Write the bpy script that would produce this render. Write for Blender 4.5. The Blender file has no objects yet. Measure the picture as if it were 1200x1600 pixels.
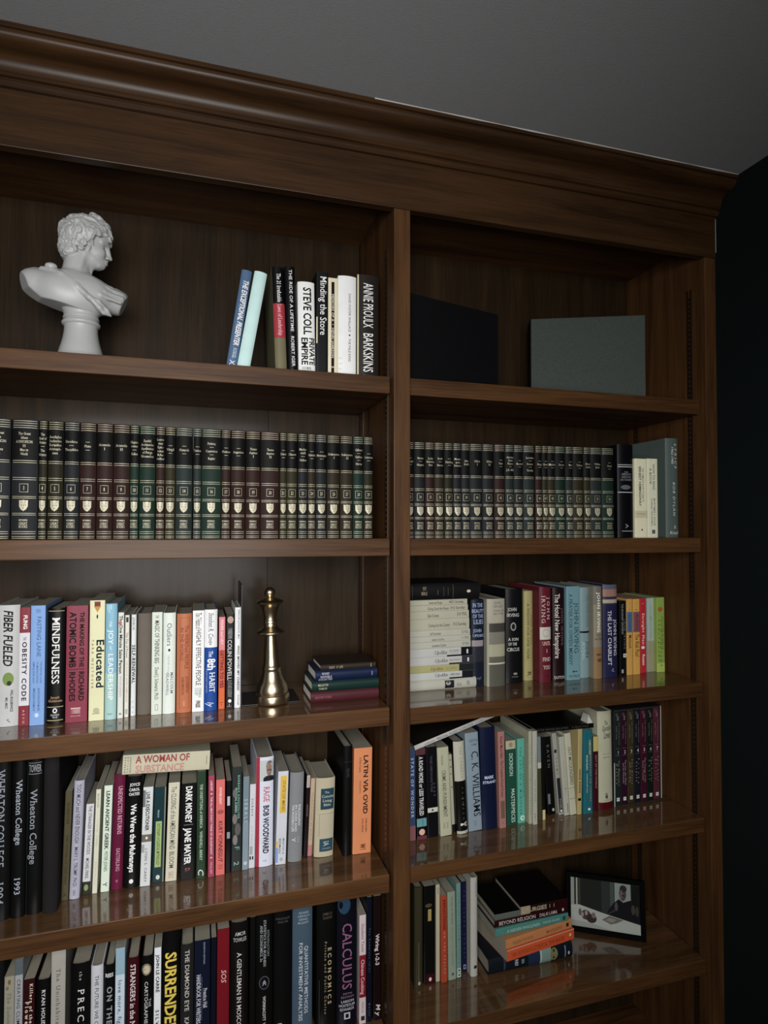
import bpy, bmesh, math, random, json
import numpy as np
from mathutils import Vector, Matrix
random.seed(7)
C = bpy.context.scene.collection
PI = math.pi
CAMZ = 1.54
CEIL = 2.4385

# ------------------------------------------------------------------ camera
cd = bpy.data.cameras.new('camera')
cam = bpy.data.objects.new('camera', cd); C.objects.link(cam)
cam.location = (0, -1.302, CAMZ)
cd.sensor_fit = 'VERTICAL'; cd.sensor_height = 36.0; cd.lens = 970.0/1600*36.0
cd.clip_start = .05
YAW, PITCH, ROLL = .2942, .0259, .0013
cam.matrix_world = Matrix.Translation(cam.location) @ Matrix.Rotation(-YAW, 4, 'Z') @ Matrix.Rotation(PI/2+PITCH, 4, 'X') @ Matrix.Rotation(ROLL, 4, 'Z')
bpy.context.scene.camera = cam
# ------------------------------------------------------------------ light
wd = bpy.data.worlds.new('world'); bpy.context.scene.world = wd; wd.use_nodes = True
wd.node_tree.nodes['Background'].inputs[0].default_value = (.55, .62, .75, 1)
wd.node_tree.nodes['Background'].inputs[1].default_value = .05
def area(name, loc, target, sx, sy, power, col, spread=PI):
    l = bpy.data.lights.new(name, 'AREA'); l.shape = 'RECTANGLE'; l.size = sx; l.size_y = sy
    l.energy = power; l.color = col; l.spread = spread
    o = bpy.data.objects.new(name, l); C.objects.link(o); o.location = loc
    o.rotation_euler = (Vector(target)-Vector(loc)).to_track_quat('-Z', 'Y').to_euler()
    return o
WX0, WX1, WZ0, WZ1, WY = -.66, .34, 1.14, 2.14, -1.86        # the window in the wall behind the viewer
area('daylight_window', ((WX0+WX1)/2, WY-.03, (WZ0+WZ1)/2), (-.04, 0, 1.2), WX1-WX0, WZ1-WZ0, 25.6, (1.0, .985, .965), math.radians(118))
vs = bpy.context.scene.view_settings
vs.view_transform = 'Standard'; vs.look = 'None'; vs.gamma = 1.0; vs.use_curve_mapping = False
vs.exposure = 0.0

# ------------------------------------------------------------------ helpers
def lin(v):
    v /= 255.0
    return v/12.92 if v <= .04045 else ((v+.055)/1.055)**2.4
def hexlin(h): return [lin(int(h[i:i+2], 16)) for i in (0, 2, 4)]
MATS = {}
def principled(name, col, rough=.5, metal=0.0, spec=.5, noise=0.0, nscale=40.0, bump=0.0, bscale=300.0, coat=0.0):
    m = bpy.data.materials.new(name); m.use_nodes = True
    nt = m.node_tree; b = nt.nodes['Principled BSDF']
    b.inputs['Roughness'].default_value = rough; b.inputs['Metallic'].default_value = metal
    b.inputs['Specular IOR Level'].default_value = spec
    if coat: b.inputs['Coat Weight'].default_value = coat; b.inputs['Coat Roughness'].default_value = .15
    c = (col[0], col[1], col[2], 1)
    b.inputs['Base Color'].default_value = c
    if noise or bump:
        tc = nt.nodes.new('ShaderNodeTexCoord')
    if noise:
        n = nt.nodes.new('ShaderNodeTexNoise'); n.inputs['Scale'].default_value = nscale; n.inputs['Detail'].default_value = 4
        nt.links.new(tc.outputs['Object'], n.inputs['Vector'])
        r = nt.nodes.new('ShaderNodeMapRange'); r.inputs[3].default_value = 1-noise; r.inputs[4].default_value = 1+noise
        nt.links.new(n.outputs['Fac'], r.inputs[0])
        mx = nt.nodes.new('ShaderNodeMix'); mx.data_type = 'RGBA'; mx.blend_type = 'MULTIPLY'
        mx.inputs['Factor'].default_value = 1; mx.inputs['A'].default_value = c
        cv = nt.nodes.new('ShaderNodeCombineColor')
        for i in range(3): nt.links.new(r.outputs[0], cv.inputs[i])
        nt.links.new(cv.outputs[0], mx.inputs['B']); nt.links.new(mx.outputs['Result'], b.inputs['Base Color'])
    if bump:
        n2 = nt.nodes.new('ShaderNodeTexNoise'); n2.inputs['Scale'].default_value = bscale; n2.inputs['Detail'].default_value = 3
        nt.links.new(tc.outputs['Object'], n2.inputs['Vector'])
        bp = nt.nodes.new('ShaderNodeBump'); bp.inputs['Strength'].default_value = bump; bp.inputs['Distance'].default_value = .0006
        nt.links.new(n2.outputs['Fac'], bp.inputs['Height']); nt.links.new(bp.outputs[0], b.inputs['Normal'])
    return m
REF = {'A1': 178, 'B1': 150, 'A2': 190, 'G2': 205, 'B2': 180, 'A3': 208, 'B3': 172, 'A4': 200, 'B4': 172, 'A5': 195, 'B5': 180}  # white levels per shelf; lower right ones raised, putting shade into book colours
def seen(hexc, row, kind='cover'):
    """material for a printed colour: the reading in the photograph over a level set for that shelf, some of its shade included"""
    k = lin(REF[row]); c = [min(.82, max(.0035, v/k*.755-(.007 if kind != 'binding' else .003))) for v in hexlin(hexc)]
    lum = .2126*c[0]+.7152*c[1]+.0722*c[2]; f = min(1.0, .42+.58*lum/.14)      # dark covers read lighter than they are through their sheen
    c = [.87*v+.13*lum for v in c]
    if kind != 'print': c = [max(.003, v*f) for v in c]
    key = (tuple(round(v, 4) for v in c), kind)
    if key not in MATS:
        nm = kind+'_'+hexc
        if kind == 'cover': MATS[key] = principled(nm, c, .42, spec=.17, noise=.10, nscale=25)
        elif kind == 'binding': MATS[key] = principled(nm, c, .6, spec=.14, noise=.14, nscale=30, bump=.2, bscale=900)
        elif kind == 'cloth': MATS[key] = principled(nm, c, .8, spec=.12, noise=.14, nscale=30, bump=.35, bscale=900)
        elif kind == 'gloss': MATS[key] = principled(nm, c, .2, noise=.06, nscale=25)
        else: MATS[key] = principled(nm, c, .6, spec=.12)
    return MATS[key]
def mesh(name, verts, faces, mat, parent=None, smooth=False):
    me = bpy.data.meshes.new(name); me.from_pydata([tuple(v) for v in verts], [], faces); me.update()
    if smooth: me.polygons.foreach_set('use_smooth', [True]*len(me.polygons))
    if mat: me.materials.append(mat)
    o = bpy.data.objects.new(name, me); C.objects.link(o)
    if parent: o.parent = parent
    return o
def tag(o, label=None, cat=None, group=None, kind=None):
    if label: o['label'] = label
    if cat: o['category'] = cat
    if group: o['group'] = group
    if kind: o['kind'] = kind
    return o
def empty(name, loc, rot=(0, 0, 0)):
    o = bpy.data.objects.new(name, None); C.objects.link(o); o.location = loc; o.rotation_euler = rot
    o.empty_display_size = .02
    return o
def box(name, x0, x1, y0, y1, z0, z1, mat, parent=None, bev=0.0):
    bm = bmesh.new()
    bmesh.ops.create_cube(bm, size=1)
    for v in bm.verts:
        v.co = ((x0+x1)/2+v.co.x*(x1-x0), (y0+y1)/2+v.co.y*(y1-y0), (z0+z1)/2+v.co.z*(z1-z0))
    if bev: bmesh.ops.bevel(bm, geom=bm.edges[:], offset=bev, segments=2, affect='EDGES', profile=.5)
    me = bpy.data.meshes.new(name); bm.to_mesh(me); bm.free()
    if mat: me.materials.append(mat)
    o = bpy.data.objects.new(name, me); C.objects.link(o)
    if parent: o.parent = parent
    return o
def lathe(name, prof, mat, parent=None, seg=48, ang=30):
    vs_, fs = [], []
    n = len(prof)
    for i in range(seg):
        a = 2*PI*i/seg
        for r, z in prof: vs_.append((r*math.cos(a), r*math.sin(a), z))
    for i in range(seg):
        j = (i+1) % seg
        for k in range(n-1): fs.append((i*n+k, j*n+k, j*n+k+1, i*n+k+1))
    fs.append(tuple(i*n for i in reversed(range(seg)))); fs.append(tuple(i*n+n-1 for i in range(seg)))
    o = mesh(name, vs_, fs, mat, parent, True)
    o.data.set_sharp_from_angle(angle=math.radians(ang))
    return o

# ------------------------------------------------------------------ wood
def wood(name, axis, dark=(.026, .0095, .0030), light=(.112, .0510, .0180), rough=.5, coat=.10, crough=.26, spec=.16):
    m = bpy.data.materials.new(name); m.use_nodes = True; nt = m.node_tree; b = nt.nodes['Principled BSDF']
    tc = nt.nodes.new('ShaderNodeTexCoord')
    def noise(sc, sa, detail=5, r=.6, dist=0):
        mp = nt.nodes.new('ShaderNodeMapping'); s = [sc]*3; s[axis] = sa
        mp.inputs['Scale'].default_value = s; nt.links.new(tc.outputs['Object'], mp.inputs['Vector'])
        n = nt.nodes.new('ShaderNodeTexNoise'); n.inputs['Scale'].default_value = 1; n.inputs['Detail'].default_value = detail
        n.inputs['Roughness'].default_value = r; n.inputs['Distortion'].default_value = dist
        nt.links.new(mp.outputs[0], n.inputs['Vector']); return n
    a = noise(26, 2.2, 6, .62, .5); f = noise(330, 7, 3, .7); g = noise(3.5, 1.2, 2, .5)
    def math_(op, x, y):
        n = nt.nodes.new('ShaderNodeMath'); n.operation = op
        for i, v in enumerate((x, y)):
            if isinstance(v, float): n.inputs[i].default_value = v
            else: nt.links.new(v, n.inputs[i])
        return n.outputs[0]
    h = math_('ADD', math_('MULTIPLY', a.outputs['Fac'], .5), math_('MULTIPLY', f.outputs['Fac'], .28))
    h = math_('ADD', h, math_('MULTIPLY', g.outputs['Fac'], .22))
    cr = nt.nodes.new('ShaderNodeValToRGB')
    cr.color_ramp.elements[0].position = .36; cr.color_ramp.elements[0].color = (*dark, 1)
    cr.color_ramp.elements[1].position = .64; cr.color_ramp.elements[1].color = (*light, 1)
    nt.links.new(h, cr.inputs[0]); nt.links.new(cr.outputs[0], b.inputs['Base Color'])
    b.inputs['Roughness'].default_value = rough; b.inputs['Specular IOR Level'].default_value = spec
    b.inputs['Coat Weight'].default_value = coat; b.inputs['Coat Roughness'].default_value = crough
    bp = nt.nodes.new('ShaderNodeBump'); bp.inputs['Strength'].default_value = .12; bp.inputs['Distance'].default_value = .0008
    nt.links.new(h, bp.inputs['Height']); nt.links.new(bp.outputs[0], b.inputs['Normal'])
    return m
WX = wood('stained_oak_along_x', 0); WZ = wood('stained_oak_along_z', 2)
WF = wood('shaded_oak_moulding', 0, (.014, .0062, .0022), (.064, .0300, .0115), .45, .30, .32, .12)  # frieze and crown oak darkened, weaker light up there put into the colour
WS = wood('varnished_oak_lit_top', 0, (.046, .0205, .0074), (.172, .088, .035), .45, 1.0, .09)  # varnished tops; light falling on them is put into a paler base
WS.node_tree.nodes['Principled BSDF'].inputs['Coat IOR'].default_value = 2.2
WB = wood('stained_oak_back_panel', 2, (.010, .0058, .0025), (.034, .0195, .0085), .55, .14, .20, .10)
BRONZE = principled('brown_metal_strip', (.045, .026, .015), .35, .6)
PAPER = principled('page_paper', (.27, .25, .195), .9, noise=.08, nscale=60, bump=.5, bscale=700)
BLACKMETAL = principled('black_metal', (.012, .012, .013), .42, .3)
PAPERLIT = principled('white_page_paper', (.78, .76, .70), .9, noise=.06, nscale=60)  # white pages of the small pile, light from the left put into the colour
BRASS = principled('polished_brass', (.60, .50, .34), .30, 1.0, noise=.06, nscale=20)

# ------------------------------------------------------------------ room shell
BACK = .3102
XL0, XL1 = -.5000, -.4600
DX0, DX1 = .4173, .4557
RX0, RX1 = 1.2745, 1.3104
CEILM = principled('ceiling_paint', (.30, .305, .315), .9, noise=.04, nscale=90, bump=.6, bscale=260)
GREEN = principled('dark_green_wall_paint', (.0030, .0062, .0068), .8, spec=.2, noise=.08, nscale=60, bump=.25, bscale=400)
FLOORM = wood('floor_oak', 1, (.05, .03, .016), (.16, .10, .055), .5)
YF = WY
tag(box('floor', -2.2, RX1, YF, BACK+.05, -.05, 0, FLOORM), 'brown wooden floor of the study below the bookcase', None, None, 'structure')
tag(box('ceiling', -2.2, RX1+.1, YF-.1, BACK+.12, CEIL, CEIL+.05, CEILM), 'matt grey white ceiling above the crown moulding', None, None, 'structure')
tag(box('wall_right', RX1, RX1+.1, YF-.1, BACK+.12, 0, CEIL, GREEN), 'dark green painted wall to the right of the bookcase', None, None, 'structure')
tag(box('wall_back', -2.2, RX1, BACK+.02, BACK+.12, 0, CEIL, GREEN), 'dark green wall behind the bookcase', None, None, 'structure')
tag(box('wall_left', -2.3, -2.2, YF-.1, BACK+.12, 0, CEIL, GREEN), 'dark green wall at the far left of the room', None, None, 'structure')
wf = empty('wall_front', (0, 0, 0)); tag(wf, 'dark green window wall behind the viewer', None, None, 'structure')
for a, c, e, g in ((-2.2, WX0, 0, CEIL), (WX1, RX1, 0, CEIL), (WX0, WX1, 0, WZ0), (WX0, WX1, WZ1, CEIL)):
    box('wall_section', a, c, YF-.1, YF, e, g, GREEN, wf)
TRIM = principled('white_window_paint', (.6, .6, .58), .5)
wn = empty('window_1', (0, 0, 0)); tag(wn, 'white framed window in the wall behind the viewer', None, None, 'structure')
for a, c, e, g in ((WX0-.05, WX0, WZ0-.05, WZ1+.05), (WX1, WX1+.05, WZ0-.05, WZ1+.05), (WX0, WX1, WZ0-.05, WZ0), (WX0, WX1, WZ1, WZ1+.05)):
    box('window_frame', a, c, YF, YF+.015, e, g, TRIM, wn, .002)
box('glazing_bar', (WX0+WX1)/2-.012, (WX0+WX1)/2+.012, YF-.02, YF, WZ0, WZ1, TRIM, wn); box('glazing_bar', WX0, WX1, YF-.02, YF, (WZ0+WZ1)/2-.012, (WZ0+WZ1)/2+.012, TRIM, wn)

# ------------------------------------------------------------------ bookcase
SH = {'A1': -.3402, 'B1': -.3403, 'A2': .0232, 'B2': .0244, 'A3': .3967, 'B3': .4028, 'A4': .7615, 'B4': .7527, 'A5': 1.1137, 'B5': 1.1137}
SH = {k: CAMZ-v for k, v in SH.items()}
TH = {'A1': .0384, 'B1': .039, 'A2': .0387, 'B2': .0377, 'A3': .0402, 'B3': .0369, 'A4': .0392, 'B4': .0362, 'A5': .038, 'B5': .038}
bc = empty('bookcase', (0, 0, 0))
tag(bc, 'built-in stained oak bookcase with crown moulding filling the wall', 'bookcase')
FR = CAMZ+.7146
for nm, a, c in (('end_stile', XL0, XL1), ('divider_stile', DX0, DX1), ('end_stile', RX0, RX1)):
    box(nm, a, c, 0, .02, 0, FR, WZ, bc, .0018)
box('side_panel', XL0, XL1-.001, .02, BACK, 0, FR+.1, WZ, bc)
box('divider_panel', DX0+.001, DX1-.001, .02, BACK, 0, FR+.1, WZ, bc)
box('side_panel', RX0+.001, RX1, .02, BACK, 0, FR+.1, WZ, bc)
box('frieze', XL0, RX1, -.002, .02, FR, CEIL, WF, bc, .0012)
for a, c in ((XL1, .176), (.177, DX0), (DX1, .935), (.936, RX0)):
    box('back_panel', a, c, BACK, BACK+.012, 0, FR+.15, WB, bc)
for a, c in ((XL1, DX0), (DX1, RX0)):
    box('top_panel', a, c, .02, BACK, FR+.05, FR+.07, WX, bc)
for k, z in SH.items():
    a, c = (XL1, DX0) if k[0] == 'A' else (DX1, RX0)
    o = box('shelf', a+.003, c-.003, .02, BACK-.003, z-TH[k], z, WX, bc, .0016)
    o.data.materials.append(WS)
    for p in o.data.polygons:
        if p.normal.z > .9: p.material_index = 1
for a, c in ((XL1, DX0), (DX1, RX0)):
    box('bottom_shelf', a+.001, c-.001, .02, BACK-.001, .08, .11, WX, bc, .0015)
    box('toe_board', a, c, .03, .05, 0, .08, WX, bc)
# slotted shelf strips let into the side panels
for x, s in ((XL1, 1), (DX0, -1), (DX1, 1), (RX0, -1)):
    for y in (.046, .262):
        bm = bmesh.new()
        def addbox(x0, x1, y0, y1, z0, z1):
            r = bmesh.ops.create_cube(bm, size=1)
            for v in r['verts']: v.co = ((x0+x1)/2+v.co.x*(x1-x0), (y0+y1)/2+v.co.y*(y1-y0), (z0+z1)/2+v.co.z*(z1-z0))
        x0, x1 = sorted((x-.002*s, x+.0016*s)); zt = FR-.07
        addbox(x0, x1, y, y+.0045, .2, zt); addbox(x0, x1, y+.0115, y+.016, .2, zt)
        z = .2
        while z < zt-.02:
            addbox(x0, x1, y+.0045, y+.0115, z, z+.0075); z += .0127
        me = bpy.data.meshes.new('shelf_strip'); bm.to_mesh(me); bm.free(); me.materials.append(BRONZE)
        o = bpy.data.objects.new('shelf_strip', me); C.objects.link(o); o.parent = bc
# crown moulding: profile (out, up)
CZ0, CZ1, CO = CAMZ+.823, CEIL, .0743
prof = [(0, 0), (.10, 0), (.13, .03), (.165, .07), (.17, .115), (.15, .15), (.11, .165), (.11, .2), (.20, .215), (.235, .25), (.23, .285), (.25, .30)]
for i in range(9):
    a = PI/2*i/8; prof.append((.25+.31*(1-math.cos(a)), .30+.33*math.sin(a)))
for i in range(1, 9):
    a = PI/2*i/8; prof.append((.56+.36*math.sin(a), .63+.21*(1-math.cos(a))))
prof += [(.92, .875), (1, .88), (1, 1), (0, 1)]
pv = [(-.002-o_*CO, CZ0+u*(CZ1-CZ0)) for o_, u in prof]; n = len(pv)
vv = [(XL0, y, z) for y, z in pv]+[(RX1, y, z) for y, z in pv]
ff = [(i, (i+1) % n, n+(i+1) % n, n+i) for i in range(n)]+[tuple(reversed(range(n))), tuple(range(n, 2*n))]
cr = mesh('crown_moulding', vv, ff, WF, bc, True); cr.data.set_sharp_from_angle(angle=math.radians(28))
CAULK = principled('white_caulk', (.6, .6, .58), .7)
vv = []
for x in np.linspace(.35, RX1, 14):
    t = .0012+.0006*math.sin(x*37)
    vv += [(x, -.0763, CEIL-t), (x, -.0763-t*1.4, CEIL), (x, -.0745, CEIL)]
ff = []
for i in range(13):
    for j in range(3): ff.append((3*i+j, 3*i+(j+1) % 3, 3*i+3+(j+1) % 3, 3*i+3+j))
mesh('caulk_bead', vv, ff, CAULK, bc)
box('caulk_bead', RX1-.0009, RX1, -.0026, -.002, FR+.015, CZ0-.004, CAULK, bc)

# ------------------------------------------------------------------ lettering
GL = {}
def build_glyphs(chars):
    def conv(s, bold):
        cu = bpy.data.curves.new('g', 'FONT'); cu.body = s; cu.resolution_u = 2
        cu.offset = .026 if bold else .004
        o = bpy.data.objects.new('g', cu); C.objects.link(o); return o
    tmp = []
    for c in chars:
        for bold in (0, 1):
            tmp.append((c, bold, conv(c, bold), conv('H'+c+'H', 0)))
    hh = conv('HH', 0)
    dg = bpy.context.evaluated_depsgraph_get(); dg.update()
    def get(o):
        me = bpy.data.meshes.new_from_object(o.evaluated_get(dg))
        bm = bmesh.new(); bm.from_mesh(me)
        bmesh.ops.remove_doubles(bm, verts=bm.verts[:], dist=1e-5)
        for k in range(1, 6):
            bmesh.ops.bisect_plane(bm, geom=bm.verts[:]+bm.edges[:]+bm.faces[:], plane_co=(0, .727*k/6+.003, 0), plane_no=(0, 1, 0))
        bm.to_mesh(me); bm.free()
        v = [(p.co.x, p.co.y) for p in me.vertices]; f = [tuple(p.vertices) for p in me.polygons]
        if me.polygons and me.polygons[0].normal.z < 0: f = [tuple(reversed(q)) for q in f]
        bpy.data.meshes.remove(me); return v, f
    v, f = get(hh); w0 = max(p[0] for p in v); cap = max(p[1] for p in v)
    for c, bold, o, o3 in tmp:
        v, f = get(o); v3, f3 = get(o3); adv = max(p[0] for p in v3)-w0
        fr = []
        if v:      # slab serifs: a bar on every short stem end lying on the baseline, the cap line or the x line
            cnt = {}
            for q in f:
                for i in range(len(q)):
                    e = (q[i], q[(i+1) % len(q)]); cnt[tuple(sorted(e))] = cnt.get(tuple(sorted(e)), 0)+1
            sv, sf = list(v), list(f); done = set()
            for (a, b_), k in cnt.items():
                if k != 1: continue
                (xa, ya), (xb, yb) = v[a], v[b_]
                if abs(ya-yb) > .004 or not .03 < abs(xa-xb) < .17: continue
                top = abs(ya-cap) < .02 or abs(ya-.55) < .03
                if not (abs(ya) < .012 or top): continue
                x0, x1 = min(xa, xb)-.055, max(xa, xb)+.055; t = .05
                y0, y1 = (ya-t, ya) if top else (ya, ya+t)
                if c in 'oOQCGceasS036895': continue
                n_ = len(sv); sv += [(x0, y0), (x1, y0), (x1, y1), (x0, y1)]; sf.append((n_, n_+1, n_+2, n_+3))
            GL[(c, bold, 1)] = (sv, sf, adv)
        else: GL[(c, bold, 1)] = (v, f, adv)
        GL[(c, bold, 0)] = (v, f, adv)
    objs = [t[2] for t in tmp]+[t[3] for t in tmp]+[hh]
    for o in objs:
        cu = o.data; bpy.data.objects.remove(o); bpy.data.curves.remove(cu)
    return cap
def layout(s, style, L, Hh):
    """2-D mesh of the string in a box L long and Hh high (cap height)"""
    bold = 1 if 'b' in style else 0; ser = 1 if 'r' in style else 0
    adv = sum(GL[(c, bold, ser)][2] for c in s) or 1
    lower = any(c in 'gjpqy,_' for c in s)
    sy = Hh/CAP; sx = L/adv; track = 0
    lim = 1.25
    if sx > sy*lim:
        sx = sy*lim
        if len(s) > 1: track = (L-sx*adv)/(len(s)-1); x = 0
        else: x = (L-sx*adv)/2
    else: x = 0
    V_, F_ = [], []
    sh = .22 if 'i' in style else 0
    for c in s:
        v, f, a = GL[(c, bold, ser)]
        n_ = len(V_)
        V_ += [(x+(p[0]+sh*p[1])*sx, p[1]*sy) for p in v]; F_ += [tuple(i+n_ for i in q) for q in f]
        x += a*sx+track
    return V_, F_

# ------------------------------------------------------------------ books
class Prof:
    """spine cross section: y(x) at the front of a book w wide"""
    def __init__(s, w, ty):
        s.w = w
        if ty in ('h', 'g'): s.b = min(.0055, .20*w); s.p = 2.6 if ty == 'h' else 2.2
        else: s.b = min(.0009, .08*w); s.p = 8
    def y(s, x):
        u = min(1, abs(x)/(s.w/2)); return s.b*u**s.p
def make_cover(w, h, d, ty, mat, parent, paper=None):
    P = Prof(w, ty); t = .0022 if ty != 'p' else .0005
    N = 12
    outer = [(-w/2, d), (-w/2, P.b+.002)]+[(w/2*math.sin(PI/2*(2*i/N-1)), P.y(w/2*math.sin(PI/2*(2*i/N-1)))) for i in range(N+1)]+[(w/2, P.b+.002), (w/2, d)]
    ti = min(t, w*.2)
    inner = []
    for x, y in outer:
        xi = max(-w/2+ti, min(w/2-ti, x)); inner.append((xi, y if abs(abs(x)-w/2) < 1e-6 and y > P.b+.0019 else max(y, 0)+ti))
    inner[0] = (-w/2+ti, d); inner[-1] = (w/2-ti, d)
    n_ = len(outer); vv = []
    for z in (0, h):
        vv += [(x, y, z) for x, y in outer]+[(x, y, z) for x, y in inner]
    ff = []
    m2 = 2*n_
    for i in range(n_-1):
        ff.append((i, i+1, m2+i+1, m2+i)); ff.append((n_+i+1, n_+i, m2+n_+i, m2+n_+i+1))
        ff.append((i+1, i, n_+i, n_+i+1)); ff.append((m2+i, m2+i+1, m2+n_+i+1, m2+n_+i))
    ff.append((0, m2, m2+n_, n_)); ff.append((n_-1, 2*n_-1, m2+2*n_-1, m2+n_-1))
    o = mesh('cover', vv, ff, mat, parent, True); o.data.set_sharp_from_angle(angle=math.radians(35))
    ins = .0035 if ty != 'p' else .0006
    zi = .003 if ty != 'p' else .0004
    pb = P.b+ti+.0006
    x0, x1 = -w/2+ti+.0001, w/2-ti-.0001
    y1 = d-ins
    # page block: slightly hollow fore edge
    vv = []
    for z in (zi, h-zi): vv += [(x0, pb, z), (x1, pb, z), (x1, y1, z), (0, y1-.0015, z), (x0, y1, z)]
    ff = [(4, 3, 2, 1, 0), (5, 6, 7, 8, 9)]+[(i, (i+1) % 5, 5+(i+1) % 5, 5+i) for i in range(5)]
    mesh('page_block', vv, ff, paper or PAPER, parent)
    return P
def patch(P, w, h, z0, z1, x0, x1, off):
    x0 = max(0.0, x0); x1 = min(1.0, x1)
    N = max(1, min(14, int((x1-x0)*14+.9))); vv = []; ff = []
    e = w/2-.00005
    for i in range(N+1):
        x = (x0+(x1-x0)*i/N-.5)*w; x = max(-e, min(e, x)); y = P.y(x)-off
        vv += [(x, y, h*(1-z1)), (x, y, h*(1-z0))]
    for i in range(N): ff.append((2*i, 2*i+2, 2*i+3, 2*i+1))
    return vv, ff
def shape2d(P, pts, off):
    return [(x, P.y(x)-off, z) for x, z in pts], [tuple(range(len(pts)))]
def apply_ops(root, P, w, h, ops, row, cov='cover', joined=False):
    acc = {}; off = .00025; serial = 0
    def add(kind, col, v, f):
        nonlocal serial
        serial += 1
        a = acc.setdefault((kind, col, 0 if joined else serial), ([], [])); n_ = len(a[0]); a[0].extend(v); a[1].extend(tuple(i+n_ for i in q) for q in f)
    for op in ops:
        off += .00009
        k = op[0]
        if k == 'B':
            _, z0, z1, x0, x1, col = op; add('spine_panel', col, *patch(P, w, h, z0, z1, x0, x1, off))
        elif k == 'E':
            _, zc, xc, rz, rx, col = op
            pts = [((xc-.5)*w+rx*w*math.cos(a), h*(1-zc)+rz*h*math.sin(a)) for a in [2*PI*i/18 for i in range(18)]]
            pts = [(max(-w/2+1e-4, min(w/2-1e-4, x)), z) for x, z in pts]
            v = [((xc-.5)*w, P.y((xc-.5)*w)-off, h*(1-zc))]+[(x, P.y(x)-off, z) for x, z in pts]
            add('spine_emblem', col, v, [(0, 1+i, 1+(i+1) % 18) for i in range(18)])
        elif k == 'T':
            _, z0, z1, x0, x1, col = op
            add('spine_emblem', col, *shape2d(P, [((x0-.5)*w, h*(1-z0)), ((x0+x1)/2*w-.5*w, h*(1-z1)), ((x1-.5)*w, h*(1-z0))], off))
        elif k == 'P':
            _, pts, col = op; add('spine_emblem', col, *shape2d(P, pts, off))
        elif k == 'V':
            _, s, z0, z1, c, hh, col, st = op
            H2 = hh*w; v2, f2 = layout(s, st, (z1-z0)*h, H2)
            v = []
            for gx, gy in v2:
                x = (c-.5)*w+gy-H2/2; x = max(-w/2+1e-4, min(w/2-1e-4, x)); v.append((x, P.y(x)-off, max(.0006, h*(1-z0)-gx)))
            add('spine_lettering', col, v, f2)
        elif k == 'H':
            _, s, z0, z1, x0, x1, col, st = op
            v2, f2 = layout(s, st, (x1-x0)*w, (z1-z0)*h)
            v = []
            for gx, gy in v2:
                x = (x0-.5)*w+gx; x = max(-w/2+1e-4, min(w/2-1e-4, x)); v.append((x, P.y(x)-off, h*(1-z1)+gy))
            add('spine_lettering', col, v, f2)
    for (kind, col, _), (v, f) in acc.items():
        if not v: continue
        if joined: kind = 'gilt_stamping' if col == 'gilt' else ('title_panel' if kind == 'spine_panel' and col == '121313' else 'shield_dark_marks')
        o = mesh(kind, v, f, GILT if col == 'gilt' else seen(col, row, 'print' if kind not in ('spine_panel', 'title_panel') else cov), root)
        if joined and kind != 'title_panel': o['kind'] = 'stuff'
ORD = ['first', 'second', 'third', 'fourth', 'fifth', 'sixth', 'seventh', 'eighth', 'ninth', 'tenth', 'eleventh', 'twelfth', 'thirteenth', 'fourteenth', 'fifteenth', 'sixteenth', 'seventeenth', 'eighteenth', 'nineteenth', 'twentieth']
ORD += ['twenty-'+q for q in ORD[:9]]+['thirtieth']+['thirty-'+q for q in ORD[:9]]
SHN = {'1': 'top', '2': 'second', '3': 'third', '4': 'fourth', '5': 'fifth'}
BAY = {'A': 'left', 'B': 'right'}
GILT = principled('gilt_stamping', (.42, .39, .28), .45, .1)
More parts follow.
